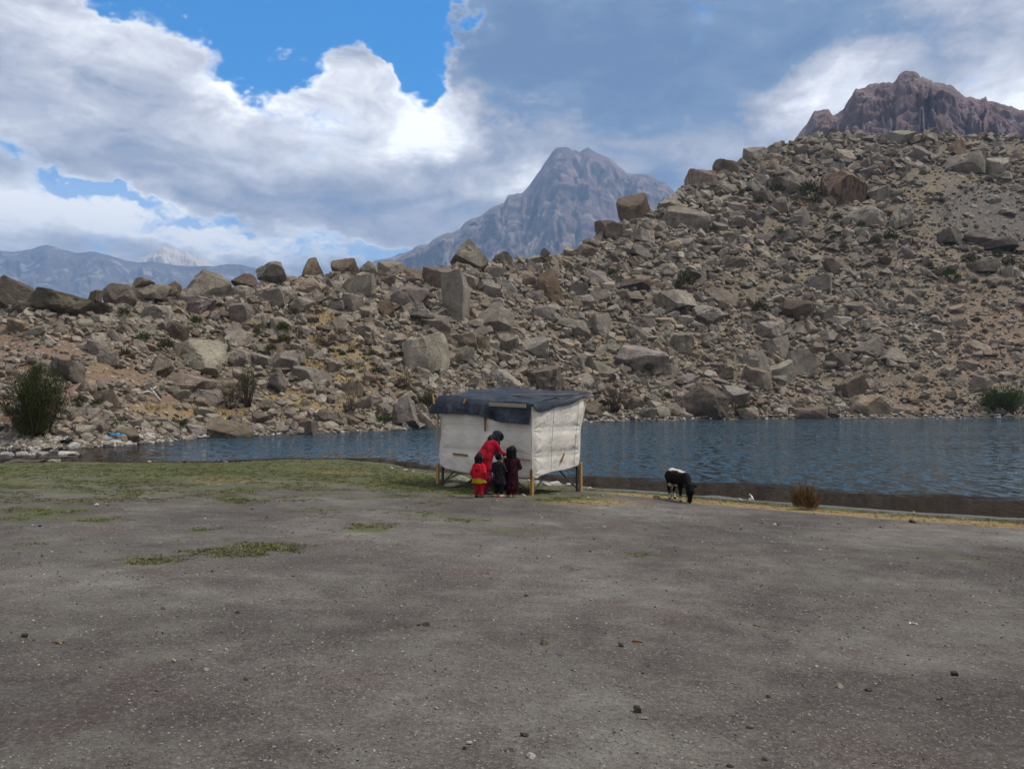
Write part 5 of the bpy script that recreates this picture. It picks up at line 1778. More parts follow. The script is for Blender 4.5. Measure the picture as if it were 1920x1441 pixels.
def beam(name, p0, p1, wd, th, mat, parent, up=(0, 0, 1), bev=.004):
    p0, p1 = Vector(p0), Vector(p1)
    L = (p1 - p0).length
    bm = bmesh.new()
    bmesh.ops.create_cube(bm, size=1.0)
    bmesh.ops.scale(bm, verts=bm.verts, vec=(wd, th, L))
    bmesh.ops.bevel(bm, geom=bm.edges, offset=min(bev, wd * .2, th * .2), segments=1, affect='EDGES')
    z = (p1 - p0).normalized()
    x = Vector(up) - z * z.dot(Vector(up))
    if x.length < 1e-3:
        x = Vector((1, 0, 0)) - z * z.x
    x.normalize()
    y = z.cross(x)
    M_ = Matrix((x, y, z)).transposed().to_4x4()
    M_.translation = (p0 + p1) / 2
    bmesh.ops.transform(bm, matrix=M_, verts=bm.verts)
    return obj(name, bm_mesh(name, bm, mat), parent)


def tube(bm, pts, r0, r1=None, seg=7):
    r1 = r0 if r1 is None else r1
    rings = []
    n_ = len(pts)
    for i, p in enumerate(pts):
        p = Vector(p)
        d = (Vector(pts[min(i + 1, n_ - 1)]) - Vector(pts[max(i - 1, 0)])).normalized()
        x = d.orthogonal().normalized()
        y = d.cross(x)
        r_ = r0 + (r1 - r0) * i / max(n_ - 1, 1)
        rings.append([bm.verts.new(p + (x * math.cos(a) + y * math.sin(a)) * r_) for a in [2 * math.pi * k_ / seg for k_ in range(seg)]])
    for A, B in zip(rings, rings[1:]):
        for k_ in range(seg):
            bm.faces.new((A[k_], A[(k_ + 1) % seg], B[(k_ + 1) % seg], B[k_]))
    bm.faces.new(rings[0][::-1])
    bm.faces.new(rings[-1])


def rod(name, pts, r, mat, parent):
    bm = bmesh.new()
    tube(bm, pts, r)
    return obj(name, bm_mesh(name, bm, mat, True), parent)


for i, (x, y, top_) in enumerate(((-.055, -.055, .46), (LB + .05, -.02, .66), (-.03, LA + .06, .56), (LB + .03, LA + .03, .55))):
    beam('post', (x, y, hut_ground(x, y) - .10), (x, y, top_), .072, .072, WOODY, hut, (1, 0, 0))
for i, (x, y) in enumerate(((.06, .03), (LB - .03, .03), (.05, LA - .04), (LB - .05, LA - .05))):
    beam('steel_leg', (x, y, hut_ground(x, y) - .03), (x, y, 2.1 if i == 3 else .62), .055, .055, STEEL, hut, (1, 0, 0))
for p0, p1 in (((.06, .03, .56), (LB - .03, .03, .62)), ((.06, .03, .50), (.05, LA - .04, .60)), ((LB - .03, .03, .60), (LB - .05, LA - .05, .60)), ((.05, LA - .04, .60), (LB - .05, LA - .05, .60))):
    beam('floor_rail', p0, p1, .05, .05, STEEL, hut)
gA, gB, gD = hut_ground(.06, .03), hut_ground(LB, .03), hut_ground(.05, LA)
for p0, p1 in (((.10, .05, gA + .05), (.62, .03, .50)), ((LB - .06, .05, gB + .10), (LB - .75, .03, .52)), ((LB - .05, .10, gB + .12), (LB - .03, .80, .56)), ((.07, .10, gA + .06), (.07, .85, .44)),
               ((.05, LA - .08, gD + .10), (.05, LA - .95, .46)), ((.10, LA - .05, gD + .10), (.75, LA - .05, .50))):
    beam('brace', p0, p1, .035, .02, STEEL, hut)
beam('wall_batten', (-.085, LA + .02, lw(833, 826)[1]), (-.085, LA + .005, lw(834, 777)[1] + .03), .06, .03, WOODG, hut, (0, 1, 0))
beam('wall_batten', (-.105, -.075, .40), (-.105, -.075, .62), .075, .03, WOODB, hut, (0, 1, 0))


def lplank(p, q, wd, mat, off):
    (a0, z0_), (a1, z1_) = lw(*p), lw(*q)
    beam('plank', (-off, a0, z0_), (-off, a1, z1_), wd, .022, mat, hut)


lplank((854.5, 850), (882, 853), .055, WOODB, .105)
lplank((940, 858), (1000, 861.5), .05, WOODG, .100)
a_, z_ = lw(914, 785)
a2_, z2_ = lw(914.5, 808)
beam('plank', (-.095, a_, z_ + .04), (-.095, a2_, z2_), .055, .022, WOODB, hut, (0, 1, 0))
lplank((925, 757.5), (994, 761), .085, WOODG, .155)
(b0, z0_), (b1, z1_) = rw(1053, 849), rw(1047, 866)
beam('plank', (b0, -.085, z0_), (b1, -.085, z1_), .045, .022, WOODB, hut, (1, 0, 0))
a0, z0_ = lw(819, 738)
a1, z1_ = lw(824, 757)
beam('plank', (-.26, a0 - .12, z0_), (-.30, a1 - .12, z1_), .05, .022, WOODY, hut, (0, 1, 0))
a0, z0_ = lw(881.5, 747)
a1, z1_ = lw(879, 756)
beam('plank', (-.20, a0 - .04, z0_), (-.235, a1 - .04, z1_), .045, .022, WOODY, hut, (0, 1, 0))
beam('roof_pole', (LB * .75, .3, roof_z(LB * .75, .3) + .075), (LB * .98, -.02, roof_z(LB * .98, 0) + .065), .035, .03, WOODG, hut)
beam('roof_pole', (LB * .35, 1.2, roof_z(LB * .35, 1.2) + .09), (LB * .80, .15, roof_z(LB * .8, .15) + .075), .035, .03, WOODG, hut)
beam('plank', (LB + .20, -.06, roof_z(LB, 0) - .10), (LB + .31, -.05, roof_z(LB, 0) - .12), .05, .03, WOODY, hut)
for pa, pb in (((1033.5, 757), (1027, 893)), ((1080, 750), (1070, 885))):
    pts_ = []
    for t in np.linspace(0, 1, 12):
        b2, z2 = rw(pa[0] + (pb[0] - pa[0]) * t, pa[1] + (pb[1] - pa[1]) * t)
        pts_.append((b2, -.088 - .008 * math.sin(t * 8), z2))
    rod('cord', pts_, .004, CORD, hut)

# ================================================================== PLANTS
def leaf_cloud(n_, centre_fn, size, aspect=3.0, up=.5, r=None):
    """n_ small pointed leaves; centre_fn gives positions (n,3) and a direction for each"""
    r = r or rng
    Cn, Dn = centre_fn(n_)
    Dn = Dn + r.normal(0, .45, (n_, 3)) + np.array([0, 0, up])
    Dn /= np.linalg.norm(Dn, axis=1, keepdims=True)
    Sd = np.cross(Dn, r.normal(size=(n_, 3)))
    Sd /= np.linalg.norm(Sd, axis=1, keepdims=True)
    L = size * r.uniform(.6, 1.4, (n_, 1))
    Wd = L / aspect
    V = np.stack([Cn, Cn + Dn * L * .5 + Sd * Wd * .5, Cn + Dn * L, Cn + Dn * L * .5 - Sd * Wd * .5], 1).reshape(-1, 3)
    return V, np.arange(4 * n_).reshape(-1, 4)


def leaf_mat(name, cols):
    m, n, b = material(name, 0.7, 0.15)
    geo = n.node('ShaderNodeNewGeometry')
    rn = geo.outputs['Random Per Island']
    c = n.ramp(rn, [(i / max(len(cols) - 1, 1), q) for i, q in enumerate(cols)])
    c = n.mix(n.mul(n.noise(geo.outputs['Position'], 2.0, 3), 0.5), c, n.vm('SCALE', c, 0.55))
    n.put(b.inputs['Base Color'], c)
    return m


GREENM = leaf_mat('willow leaves', [(0.022, 0.030, 0.009), (0.040, 0.055, 0.014), (0.065, 0.075, 0.018), (0.085, 0.066, 0.022)])
OLIVEM = leaf_mat('olive shrub leaves', [(0.045, 0.048, 0.022), (0.080, 0.080, 0.036), (0.125, 0.112, 0.055)])
BRIGHTM = leaf_mat('bright shrub leaves', [(0.025, 0.045, 0.010), (0.055, 0.085, 0.018), (0.085, 0.11, 0.028)])
DRYM = leaf_mat('dry brown twigs', [(0.055, 0.036, 0.022), (0.095, 0.060, 0.036), (0.15, 0.10, 0.055)])
STRAWM = leaf_mat('dry reddish straw', [(0.060, 0.030, 0.012), (0.14, 0.078, 0.030), (0.34, 0.235, 0.12)])
BARK = simple_mat('thin bark', (0.075, 0.055, 0.038), 0.9)


def shrub(name, label, px, py_base, wpx, hpx, leaf_m, n_leaf, leaf, stems, cat='bush', aspect=3.2, spread=1.0, base=None, group=None, up=.6, fill=0.0):
    P0 = hill_at(px, py_base) if base is None else base
    k_ = P0[1] / FPX
    wd, ht = wpx * k_, hpx * k_
    e = link(bpy.data.objects.new(name, None))
    e.location = P0
    tag(e, label, cat, group)
    paths = []
    bm = bmesh.new()
    for i in range(stems):
        a = random.uniform(0, 2 * math.pi)
        rr = math.sqrt(random.random()) * .5 * wd * spread
        tp = Vector((math.cos(a) * rr, math.sin(a) * rr * .8, ht * random.uniform(.55, 1.0) * (1 - .35 * (2 * rr / wd) ** 2)))
        b0 = Vector((math.cos(a) * rr * .35, math.sin(a) * rr * .3, -.08))
        mid_ = b0.lerp(tp, .5) + Vector((random.uniform(-.06, .06) * wd, random.uniform(-.06, .06) * wd, ht * .08))
        ps = [b0, b0.lerp(mid_, .6), mid_, mid_.lerp(tp, .55) + Vector((random.uniform(-.03, .03) * wd, 0, 0)), tp]
        paths.append(np.array([p[:] for p in ps]))
        tube(bm, ps, .010 * ht + .004, .003, 4)
    obj('stem', bm_mesh('stem', bm, BARK, True), e)
    paths = np.array(paths)

    def fn(n__):
        i = rng.integers(0, len(paths), n__)
        t = rng.uniform(.25, 1, n__) ** .7 * 3.999
        s_ = t.astype(int)
        f = (t - s_)[:, None]
        p = paths[i, s_] * (1 - f) + paths[i, np.minimum(s_ + 1, 4)] * f
        d = paths[i, 4] - paths[i, 2]
        d = d / (np.linalg.norm(d, axis=1, keepdims=True) + 1e-6)
        p = p + rng.normal(0, .045 * wd, (n__, 3)) * np.array([1, 1, .8])
        if fill:
            nf = int(n__ * fill)
            nc_ = 34
            cd = rng.normal(size=(nc_, 3))
            cd /= np.linalg.norm(cd, axis=1, keepdims=True)
            cc_ = np.array([0, 0, ht * .38]) + cd * rng.uniform(.25, .88, (nc_, 1)) * np.array([wd * .46, wd * .40, ht * .52])
            cr = rng.uniform(.09, .20, nc_) * wd
            ci_ = rng.integers(0, nc_, nf)
            v = rng.normal(size=(nf, 3)) * .5
            p[:nf] = cc_[ci_] + v * cr[ci_][:, None] * np.array([1, 1, 1.25])
            d[:nf] = v * .4 + cd[ci_] * .3 + np.array([0, 0, .9])
        return p, d
    V, F = leaf_cloud(n_leaf, fn, leaf, aspect, up)
    V[:, 2] = np.maximum(V[:, 2], -.1)
    obj('foliage', mesh_np('foliage', V, F, leaf_m, False), e)
    return e


shrub('bush', 'large dark green willow bush on the river bank at the left', 66, 815, 122, 142, GREENM, 22000, .12, 60, aspect=4.5, fill=.72)
shrub('bush', 'tall straggly olive shrub with dry stalks by the river bend', 462, 762, 42, 86, OLIVEM, 2600, .12, 34, aspect=5, up=1.0)
shrub('bush', 'dry brown shrub at the left foot of the tall olive one', 432, 765, 46, 52, DRYM, 1600, .12, 30, aspect=6, up=.8)
shrub('bush', 'rounded dark green bush on the far shore at the right edge', 1880, 776, 88, 58, BRIGHTM, 10000, .17, 50, aspect=3.5, fill=.6)
shrub('bush', 'leafless brown thorn bush on the far shore right of the hut', 1150, 772, 52, 62, DRYM, 2600, .16, 46, aspect=9, up=.8)
shrub('bush', 'olive bush behind the left corner of the hut roof', 800, 770, 38, 44, OLIVEM, 2000, .14, 26, aspect=4)
shrub('bush', 'brown tufted bush on the dry grass left of the hut', 657, 785, 26, 50, DRYM, 1200, .14, 20, aspect=7, up=1.0)
shrub('bush', 'low green bush at the far waterline right of the big dark block', 1392, 778, 34, 20, BRIGHTM, 1600, .16, 18)
shrub('bush', 'low bright green plant on the shore left of the hut', 715, 793, 46, 15, BRIGHTM, 1600, .10, 20)
shrub('bush', 'low green plant on the river terrace right of the green bush', 330, 803, 50, 20, OLIVEM, 1400, .10, 18)
q = ground_at(1506, 955)
tus = link(bpy.data.objects.new('dry_tussock', None))
tus.location = q
tag(tus, 'tall dry reddish grass tussock standing on the near shore at the right', 'grass tussock')


def fn(n__):
    a_ = rng.uniform(0, 6.28, n__)
    rr_ = .11 * np.sqrt(rng.uniform(0, 1, n__))
    k_ = rng.integers(0, 4, n__)
    cx = np.array([-.09, .0, .08, .15])[k_]
    cy = np.array([.02, -.05, .06, -.08])[k_]
    lf = np.array([.08, .20, .10, .02])[k_] * rng.uniform(0, 1, n__)
    p = np.stack([cx + rr_ * np.cos(a_), cy + rr_ * np.sin(a_), -.02 + lf + rng.uniform(0, .08, n__)], -1)
    return p, np.stack([np.cos(a_) * rr_ * 2.0 + cx * .8, np.sin(a_) * rr_ * 2.0, 1.2 + 0 * a_], -1)


for nm_, cnt_, ln_, asp_ in (('blade', 900, .31, 26), ('tall_blade', 60, .50, 40)):
    V, F = leaf_cloud(cnt_, fn, ln_, asp_, .6)
    V[:, 2] = np.maximum(V[:, 2], -.02)
    tag(obj(nm_, mesh_np(nm_, V, F, STRAWM, False), tus), kind='stuff')

SMALL = [(232, 592, 22, 'o'), (268, 640, 24, 'g'), (235, 668, 22, 'o'), (222, 694, 16, 'o'), (312, 655, 30, 'o'), (225, 624, 20, 'd'), (368, 607, 20, 'g'), (420, 660, 26, 'o'), (481, 628, 18, 'o'), (533, 645, 26, 'o'),
         (508, 660, 22, 'o'), (548, 593, 24, 'o'), (530, 622, 24, 'g'), (597, 648, 26, 'd'), (622, 642, 18, 'd'), (640, 632, 24, 'd'), (620, 663, 14, 'o'), (658, 664, 16, 'o'), (641, 668, 12, 'g'), (697, 668, 18, 'o'), (655, 694, 12, 'o'),
         (705, 700, 20, 'o'), (738, 672, 18, 'o'), (753, 722, 26, 'd'), (778, 700, 16, 'd'), (410, 578, 14, 'o'), (1148, 518, 18, 'g'), (1285, 541, 42, 'o'), (1182, 684, 18, 'o'), (1163, 674, 18, 'o'), (1216, 694, 20, 'o'),
         (1247, 676, 14, 'o'), (1148, 716, 16, 'o'), (1425, 587, 32, 'o'), (1365, 601, 12, 'o'), (1270, 570, 14, 'o'), (1518, 371, 40, 'o'), (1530, 388, 26, 'o'), (1458, 368, 30, 'o'), (1424, 387, 20, 'o'), (1391, 370, 12, 'g'),
         (1572, 417, 20, 'o'), (1616, 430, 18, 'g'), (1465, 443, 14, 'g'), (1502, 456, 16, 'o'), (1563, 452, 14, 'g'), (1642, 463, 24, 'o'), (1672, 455, 28, 'g'), (1582, 470, 16, 'o'), (1715, 467, 18, 'd'), (1780, 520, 22, 'g'),
         (1797, 526, 14, 'g'), (1829, 535, 14, 'o'), (1863, 545, 14, 'o'), (1893, 503, 28, 'o'), (1818, 497, 26, 'o'), (1872, 482, 18, 'g'), (1745, 505, 14, 'o'), (1555, 700, 12, 'o'), (1423, 765, 14, 'g'), (1410, 760, 12, 'o'),
         (1250, 745, 14, 'o'), (300, 735, 20, 'o'), (150, 755, 24, 'o'), (180, 760, 20, 'o'), (700, 720, 16, 'd'), (560, 640, 18, 'd')]
SHRUB_MESH = {}
for key, mt, n_, asp in (('o', OLIVEM, 420, 3.0), ('g', BRIGHTM, 420, 3.0), ('d', DRYM, 420, 6.0)):
    SHRUB_MESH[key] = []
    for v_ in range(3):
        def fn(n__):
            d = rng.normal(size=(n__, 3))
            d[:, 2] = np.abs(d[:, 2]) + .15
            d /= np.linalg.norm(d, axis=1, keepdims=True)
            return d * rng.uniform(.15, 1, (n__, 1)) ** .6 * np.array([.5, .5, .62]) * (1 + .3 * fbm(d * 2.5, 2, 5 + v_))[:, None], d
        V, F = leaf_cloud(n_, fn, .17, asp, .5)
        SHRUB_MESH[key].append(mesh_np('shrub', V, F, mt, False))
labs = auto_labels([(a, b2, {'o': 'dull olive', 'g': 'bright green', 'd': 'brown dry'}[t]) for a, b2, s_, t in SMALL], lambda wd, rel, ph, od: f'{od}{wd} shrub {rel} the {ph}'.strip())
for (a, b2, s_, t), lb in zip(SMALL, labs):
    P0 = hill_at(a, b2)
    o = obj('shrub', random.choice(SHRUB_MESH[t]))
    k_ = s_ * P0[1] / FPX * 1.0
    # stand clear of the stones in front
    o.location = (P0[0] * .985, P0[1] * .985, P0[2] + .02 * k_)
    o.scale = (k_, k_, k_ * .95)
    o.rotation_euler = (0, 0, random.uniform(0, 6.28))
    tag(o, lb, 'shrub', 'small shrubs dotted over the hillside')

# ================================================================== SHORE DETAILS
# pale stones piled along the left river bank
NS = 0
for i in range(60):
    px = random.uniform(5, 335)
    yb = np.interp(px, [0, 60, 120, 200, 300, 370], [842, 843, 841, 837, 829, 821])
    py = yb + random.uniform(-17, 3)
    wp = random.choice((10, 12, 15, 18, 22, 26))
    b0 = hill_at(px, min(py + 3, yb - .6))
    put_boulder(px, py, wp, wp * random.uniform(.5, .75), random.choice(('white', 'white', 'pale', 'grey')), random.choice(('any', 'round', 'slab')), ('pale river bank stone below the large green bush' if px < 120 else 'pale river bank stone between the large bush and the blue plastic' if px < 205 else 'pale river bank stone beside the blue plastic' if px < 265 else 'pale river bank stone between the blue plastic and the broad brown rock'), 'pale stones along the left river edge', name='shore_stone', base=b0)
for px, py, wp, hp in ((13, 851, 24, 9), (43, 850, 22, 9), (58, 852, 16, 8), (80, 850, 18, 7), (125, 849, 30, 10), (68, 846, 18, 8), (100, 845, 14, 6), (138, 850, 18, 6)):
    q = gpt(px, py + 2, W)
    put_boulder(px, py, wp, hp, 'white', 'slab', 'pale flat stone standing in the shallow river at the left', 'stones standing in the shallow river', name='river_stone', base=np.array([q[0], q[1], W]))
for px, py, wp, hp, tn, lb in ((40, 866, 62, 9, 'dark', 'low dark rock on the near river edge at the far left'), (100, 864, 20, 7, 'white', 'white flat stone on the near river edge at the left'), (280, 865, 8, 4, 'pale', 'small pale stone at the near water edge left of the dark stones'),
                               (292, 865, 14, 6, 'dark', 'dark stone at the near water edge, leftmost of the dark row'), (332, 866, 13, 5, 'dark', 'dark stone at the near water edge, second of the dark row'),
                               (347, 865, 9, 6, 'dark', 'dark stone at the near water edge, third of the dark row'), (359, 866, 9, 5, 'dark', 'dark stone at the near water edge, fourth of the dark row'),
                               (408, 865, 8, 5, 'dark', 'dark stone at the near water edge, fifth of the dark row'), (421, 865, 12, 5, 'dark', 'dark stone at the near water edge, rightmost of the dark row')):
    q = gpt(px, py + hp / 2, W + .05)
    put_boulder(px, py, wp, hp, tn, 'round', lb, None, name='bank_stone', base=np.array([q[0], q[1], W + .05]))

NEARST = mesh_np('stone', *rock_shape(8101, 'any', 3), BOULDER_MAT, True, .6), mesh_np('stone', *rock_shape(8102, 'slab', 3), BOULDER_MAT, True, .6), mesh_np('stone', *rock_shape(8103, 'block', 3), BOULDER_MAT, True, .6), mesh_np('stone', *rock_shape(8104, 'round', 3), BOULDER_MAT, True, .6)
# single stones on the near bank (px, py of the base, width, height, tone, label)
for i, (px, py, wp, hp, tn, lb) in enumerate([
    (1022, 1209, 15, 10, 'brown', 'dark brown stone alone in the middle of the dirt'), (1165, 1212, 11, 8, 'dark', 'small black stone right of the dark brown one in the middle of the dirt'),
    (1196, 1336, 17, 13, 'dark', 'black angular stone on the dirt near the lower middle'), (1209, 1349, 14, 5, 'grey', 'flat grey stone just below the black angular stone'),
    (997, 1422, 17, 10, 'white', 'whitish stone at the bottom middle of the dirt'), (984, 1381, 16, 8, 'dark', 'dark stone above the whitish stone at the bottom'), (958, 1407, 12, 8, 'grey', 'grey stone left of the whitish stone at the bottom'),
    (880, 1396, 12, 7, 'white', 'pale stone left of the bottom middle of the dirt'), (871, 1405, 8, 6, 'dark', 'little black stone below the pale stone left of the bottom middle'), (818, 1329, 8, 5, 'white', 'small white stone in the dirt at the lower middle left'),
    (799, 1173, 13, 7, 'dark', 'dark stone in the dirt left of centre'), (785, 1173, 7, 4, 'dark', 'tiny dark stone just left of the dark stone left of centre'), (305, 1143, 10, 7, 'rust', 'reddish stone on the dirt at left'),
    (361, 1147, 9, 6, 'tan', 'tan stone right of the reddish stone at left'), (444, 1150, 8, 6, 'dark', 'black stone right of the tan stone at left'), (45, 1195, 13, 8, 'dark', 'dark oval stone near the left edge of the dirt'),
    (1577, 1290, 14, 8, 'grey', 'grey stone on the dirt right of the lower middle'), (1631, 1296, 14, 6, 'dark', 'dark flat stone right of the grey stone'), (1792, 1266, 13, 8, 'dark', 'black stone on the dirt near the right edge'),
    (1765, 1311, 14, 6, 'pale', 'pale flat stone below the black stone near the right edge'), (1442, 1308, 9, 5, 'dark', 'small dark stone in the dirt at right of centre'), (1578, 1200, 8, 5, 'tan', 'yellowish pebble stone in the right half of the dirt'),
    (1532, 1251, 6, 5, 'white', 'small white stone in the right half of the dirt'), (1408, 1366, 14, 7, 'pale', 'pale bluish stone in the lower right of the dirt'), (1530, 1436, 11, 8, 'pale', 'pale stone at the bottom right of the dirt'),
    (1371, 1438, 14, 5, 'dark', 'dark stone at the very bottom right of centre'), (1435, 1426, 10, 6, 'dark', 'black stone beside the pale one at the bottom right'), (180, 949, 8, 6, 'white', 'white pebble with dark shadow on the turf at left'),
    (987, 1118, 7, 4, 'dark', 'small black stone in the dirt below the hut'), (1715, 980, 14, 7, 'brown', 'brown clod on the silt strip at the right shore'), (322, 1241, 12, 7, 'pale', 'pale stone in the lower left dirt'),
    (392, 1222, 9, 5, 'pale', 'small pale stone right of the pale one in the lower left dirt'), (386, 1257, 11, 5, 'grey', 'grey stone in the lower left dirt'), (460, 1275, 10, 6, 'dark', 'dark stone in the lower left dirt'), (105, 1205, 22, 6, 'brown', 'flat brown clod near the dark oval stone at left'),
    (848, 914, 32, 9, 'pale', 'pale flat stone under the left corner of the hut'), (869, 902, 26, 9, 'white', 'white and dark stone under the hut behind the red child'), (982, 930, 9, 5, 'white', 'small white stone beside the front post of the hut')]):
    q = ground_at(px, py)
    o = obj('stone', NEARST[i % 4])
    sx, sz = wp * q[1] / FPX, hp * q[1] / FPX
    o.scale = (sx, sx * .8, sz * 1.25)
    o.location = (q[0], q[1] + sx * .3, q[2] + sz * .38)
    o.rotation_euler = (random.uniform(-.1, .1), random.uniform(-.1, .1), random.uniform(-.5, .5))
    t = TONE[tn]
    kk = .62 if tn == 'dark' else 1.0
    o.color = (t[0] * kk, t[1] * kk, t[2] * kk, 1)
    tag(o, lb, 'stone')

# white stones along the waterline behind and right of the hut
for i, (px, py, wp, hp) in enumerate(((1008, 903, 12, 6), (1026, 906, 16, 7), (1042, 905, 22, 8), (1068, 907, 14, 6), (1084, 909, 16, 8), (995, 900, 12, 5), (1106, 914, 10, 4), (1346, 930, 5, 3), (1396, 931, 12, 5), (1388, 935, 8, 4), (1408, 935, 10, 5), (760, 880, 8, 3), (776, 882, 6, 3), (735, 876, 6, 3))):
    q = ground_at(px, py + hp / 2)
    o = obj('waterside_stone', NEARST[i % 4])
    sx, sz = wp * q[1] / FPX, hp * q[1] / FPX
    o.scale = (sx, sx * .7, sz * 1.3)
    o.location = (q[0], q[1], q[2] + sz * .3)
    t = TONE['white']
    o.color = (*[x * 1.2 for x in t], 1)
    tag(o, 'white stone at the waterline behind the hut' if px < 1120 and px > 900 else ('white stone at the waterline right of the calf' if px > 1120 else 'tiny white stone at the waterline left of the hut'), 'stone',
        'white stones at the waterline ' + ('behind the hut' if 900 < px < 1120 else 'right of the calf' if px > 1120 else 'left of the hut'))

# driftwood, stick, dead branch, plastic, litter
DEADW = simple_mat('bleached wood', (0.52, 0.49, 0.44), 0.85, .2, .2, 8)


def branch(name, label, pts, r0, r1, mat, cat, twigs=()):
    bm = bmesh.new()
    c0 = Vector(pts[0])
    tube(bm, [Vector(p) - c0 for p in pts], r0, r1, 7)
    for tw in twigs:
        tube(bm, [Vector(p) - c0 for p in tw], r0 * .6, r1 * .6, 6)
    o = obj(name, bm_mesh(name, bm, mat, True))
    o.location = c0
    tag(o, label, cat)


hb = lambda px, py, dy=0, dz=0: tuple(hill_at(px, 752) * np.array([0, 1, 0]) + np.array([at(px, py, hill_at(293, 752)[1])[0], dy - 0.4, at(px, py, hill_at(293, 752)[1])[2] + dz]))
branch('dead_branch', 'bleached dead branch forking on the slope right of the green bush', [hb(301, 752), hb(297, 742, -.1), hb(292, 728, -.2)], .11, .05, DEADW, 'branch', [[hb(297, 740, -.1), hb(288, 733, -.15), hb(279, 738, -.3)], [hb(293, 731, -.2), hb(298, 724, -.2)]])
qa, qb = ground_at(1226, 932), ground_at(1237, 934)
branch('stick', 'short dark stick lying on the silt left of the calf', [qa + (0, 0, .02), (qa + qb) / 2 + (0, 0, .04), qb + (0, 0, .02)], .02, .014, BARK, 'stick')
qa, qb = ground_at(1404, 934), ground_at(1412, 937)
branch('driftwood', 'pale driftwood stub leaning on the stones at the near shore', [at(1405, 926, qa[1]), at(1409, 930, qa[1]), qb], .025, .03, DEADW, 'driftwood')
qa, qb = ground_at(1185, 1203), ground_at(1206, 1204)
branch('twig', 'short brown twig on the dirt right of the dark brown stone', [qa + (0, 0, .008), (qa + qb) / 2 + (0, 0, .012), qb + (0, 0, .006)], .008, .006, WOODB, 'twig')
qa, qb = ground_at(1412, 1172), ground_at(1427, 1175)
branch('twig', 'thin tan twig on the dirt in the right half', [qa + (0, 0, .006), (qa + qb) / 2 + (0, 0, .01), qb + (0, 0, .004)], .005, .004, WOODB, 'twig')


def crumple(name, label, px, py, wp, hp, base, mat, cat, strips=14, seed=5, thick=.004):
    k_ = base[1] / FPX
    r = np.random.default_rng(seed)
    Vs, Fs, n0 = [], [], 0
    for i in range(strips):
        L, Wd = r.uniform(.25, .6) * wp * k_, r.uniform(.10, .22) * wp * k_
        u, v = np.meshgrid(np.linspace(0, 1, 9), np.linspace(-.5, .5, 4))
        a = r.uniform(0, 6.28)
        X, Y = u * L - L / 2, v * Wd
        Zz = .35 * hp * k_ * (fbm(p3(u * 3, v * 2, i), 2, i) + .3)
        cx, cy = r.uniform(-.36, .36) * wp * k_, r.uniform(-.25, .25) * wp * k_
        V = np.stack([cx + X * math.cos(a) - Y * math.sin(a), cy + X * math.sin(a) + Y * math.cos(a), Zz + r.uniform(.1, .7) * hp * k_ * (1 - abs(cx) * 2 / (wp * k_))], -1)
        Vs.append(V.reshape(-1, 3))
        Fs.append(grid_faces(4, 9) + n0)
        n0 += 36
    o = obj(name, mesh_np(name, np.concatenate(Vs), np.concatenate(Fs), mat))
    o.location = base
    md = o.modifiers.new('thickness', 'SOLIDIFY')
    md.thickness = thick
    tag(o, label, cat)


BLUEP = simple_mat('bright blue plastic', (0.02, 0.30, 0.58), 0.45, .4, .3, 3)
WHITEP = simple_mat('white paper', (0.62, 0.61, 0.58), 0.8)
crumple('plastic_debris', 'heap of torn bright blue plastic among the pale stones by the river', 233, 818, 26, 9, hill_at(233, 821) + np.array((0, -.7, .10)), BLUEP, 'plastic debris', 22)
crumple('plastic_bag', 'crumpled black plastic bag among the stones below the green bush', 138, 826, 24, 14, hill_at(138, 832) + np.array((0, -.7, .05)), simple_mat('black plastic', (0.012, 0.014, 0.022), .4), 'plastic bag', 12, 9)
crumple('paper_scrap', 'white paper scrap on the dirt at the right', 1712, 1168, 18, 5, ground_at(1712, 1169), WHITEP, 'paper scrap', 3, 21, .002)
crumple('leaf_litter', 'yellowish crumpled leaf on the turf right of the hut', 1100, 933, 13, 4, ground_at(1101, 934), simple_mat('pale leaf', (0.45, 0.42, 0.22), .8), 'leaf', 2, 22, .002)
crumple('paper_scrap', 'pale scrap on the turf below the right wall of the hut', 1049, 927, 9, 3, ground_at(1049, 927), simple_mat('pale green scrap', (0.40, 0.44, 0.28), .8), 'paper scrap', 2, 23, .002)
crumple('paper_scrap', 'flat white scrap on the silt right of the hut', 1129, 929, 16, 2.5, ground_at(1129, 930), WHITEP, 'paper scrap', 2, 24, .002)
crumple('paper_scrap', 'white scrap on the dirt below the dry tussock', 1455, 982, 14, 2.5, ground_at(1455, 983), WHITEP, 'paper scrap', 2, 25, .002)
crumple('plastic_bag', 'dark bundle lying in the shade under the hut', 884, 901, 14, 10, ground_at(884, 905), simple_mat('dark bundle', (0.02, 0.025, 0.028), .7), 'plastic bag', 8, 29)

# ================================================================== GROUND COVER (uncountable)
PEB_MAT = rock_mat('pebble', 'INSTANCER')
PEB = [mesh_np('pebble_piece', *rock_shape(9000 + q, ('any', 'slab', 'round')[q % 3], 1 if q < 5 else 2), PEB_MAT, q >= 5, .7) for q in range(10)]


def near_many(px, py):
    z = np.full(len(px), -.5)
    for _ in range(10):
        x, y, zz = ray(px, py)
        k_ = (z - EYE) / zz
        X, Y = x * k_, y * k_
        z = .5 * z + .5 * ground_z(X, Y)
    return np.stack([X, Y, ground_z(X, Y)], -1)


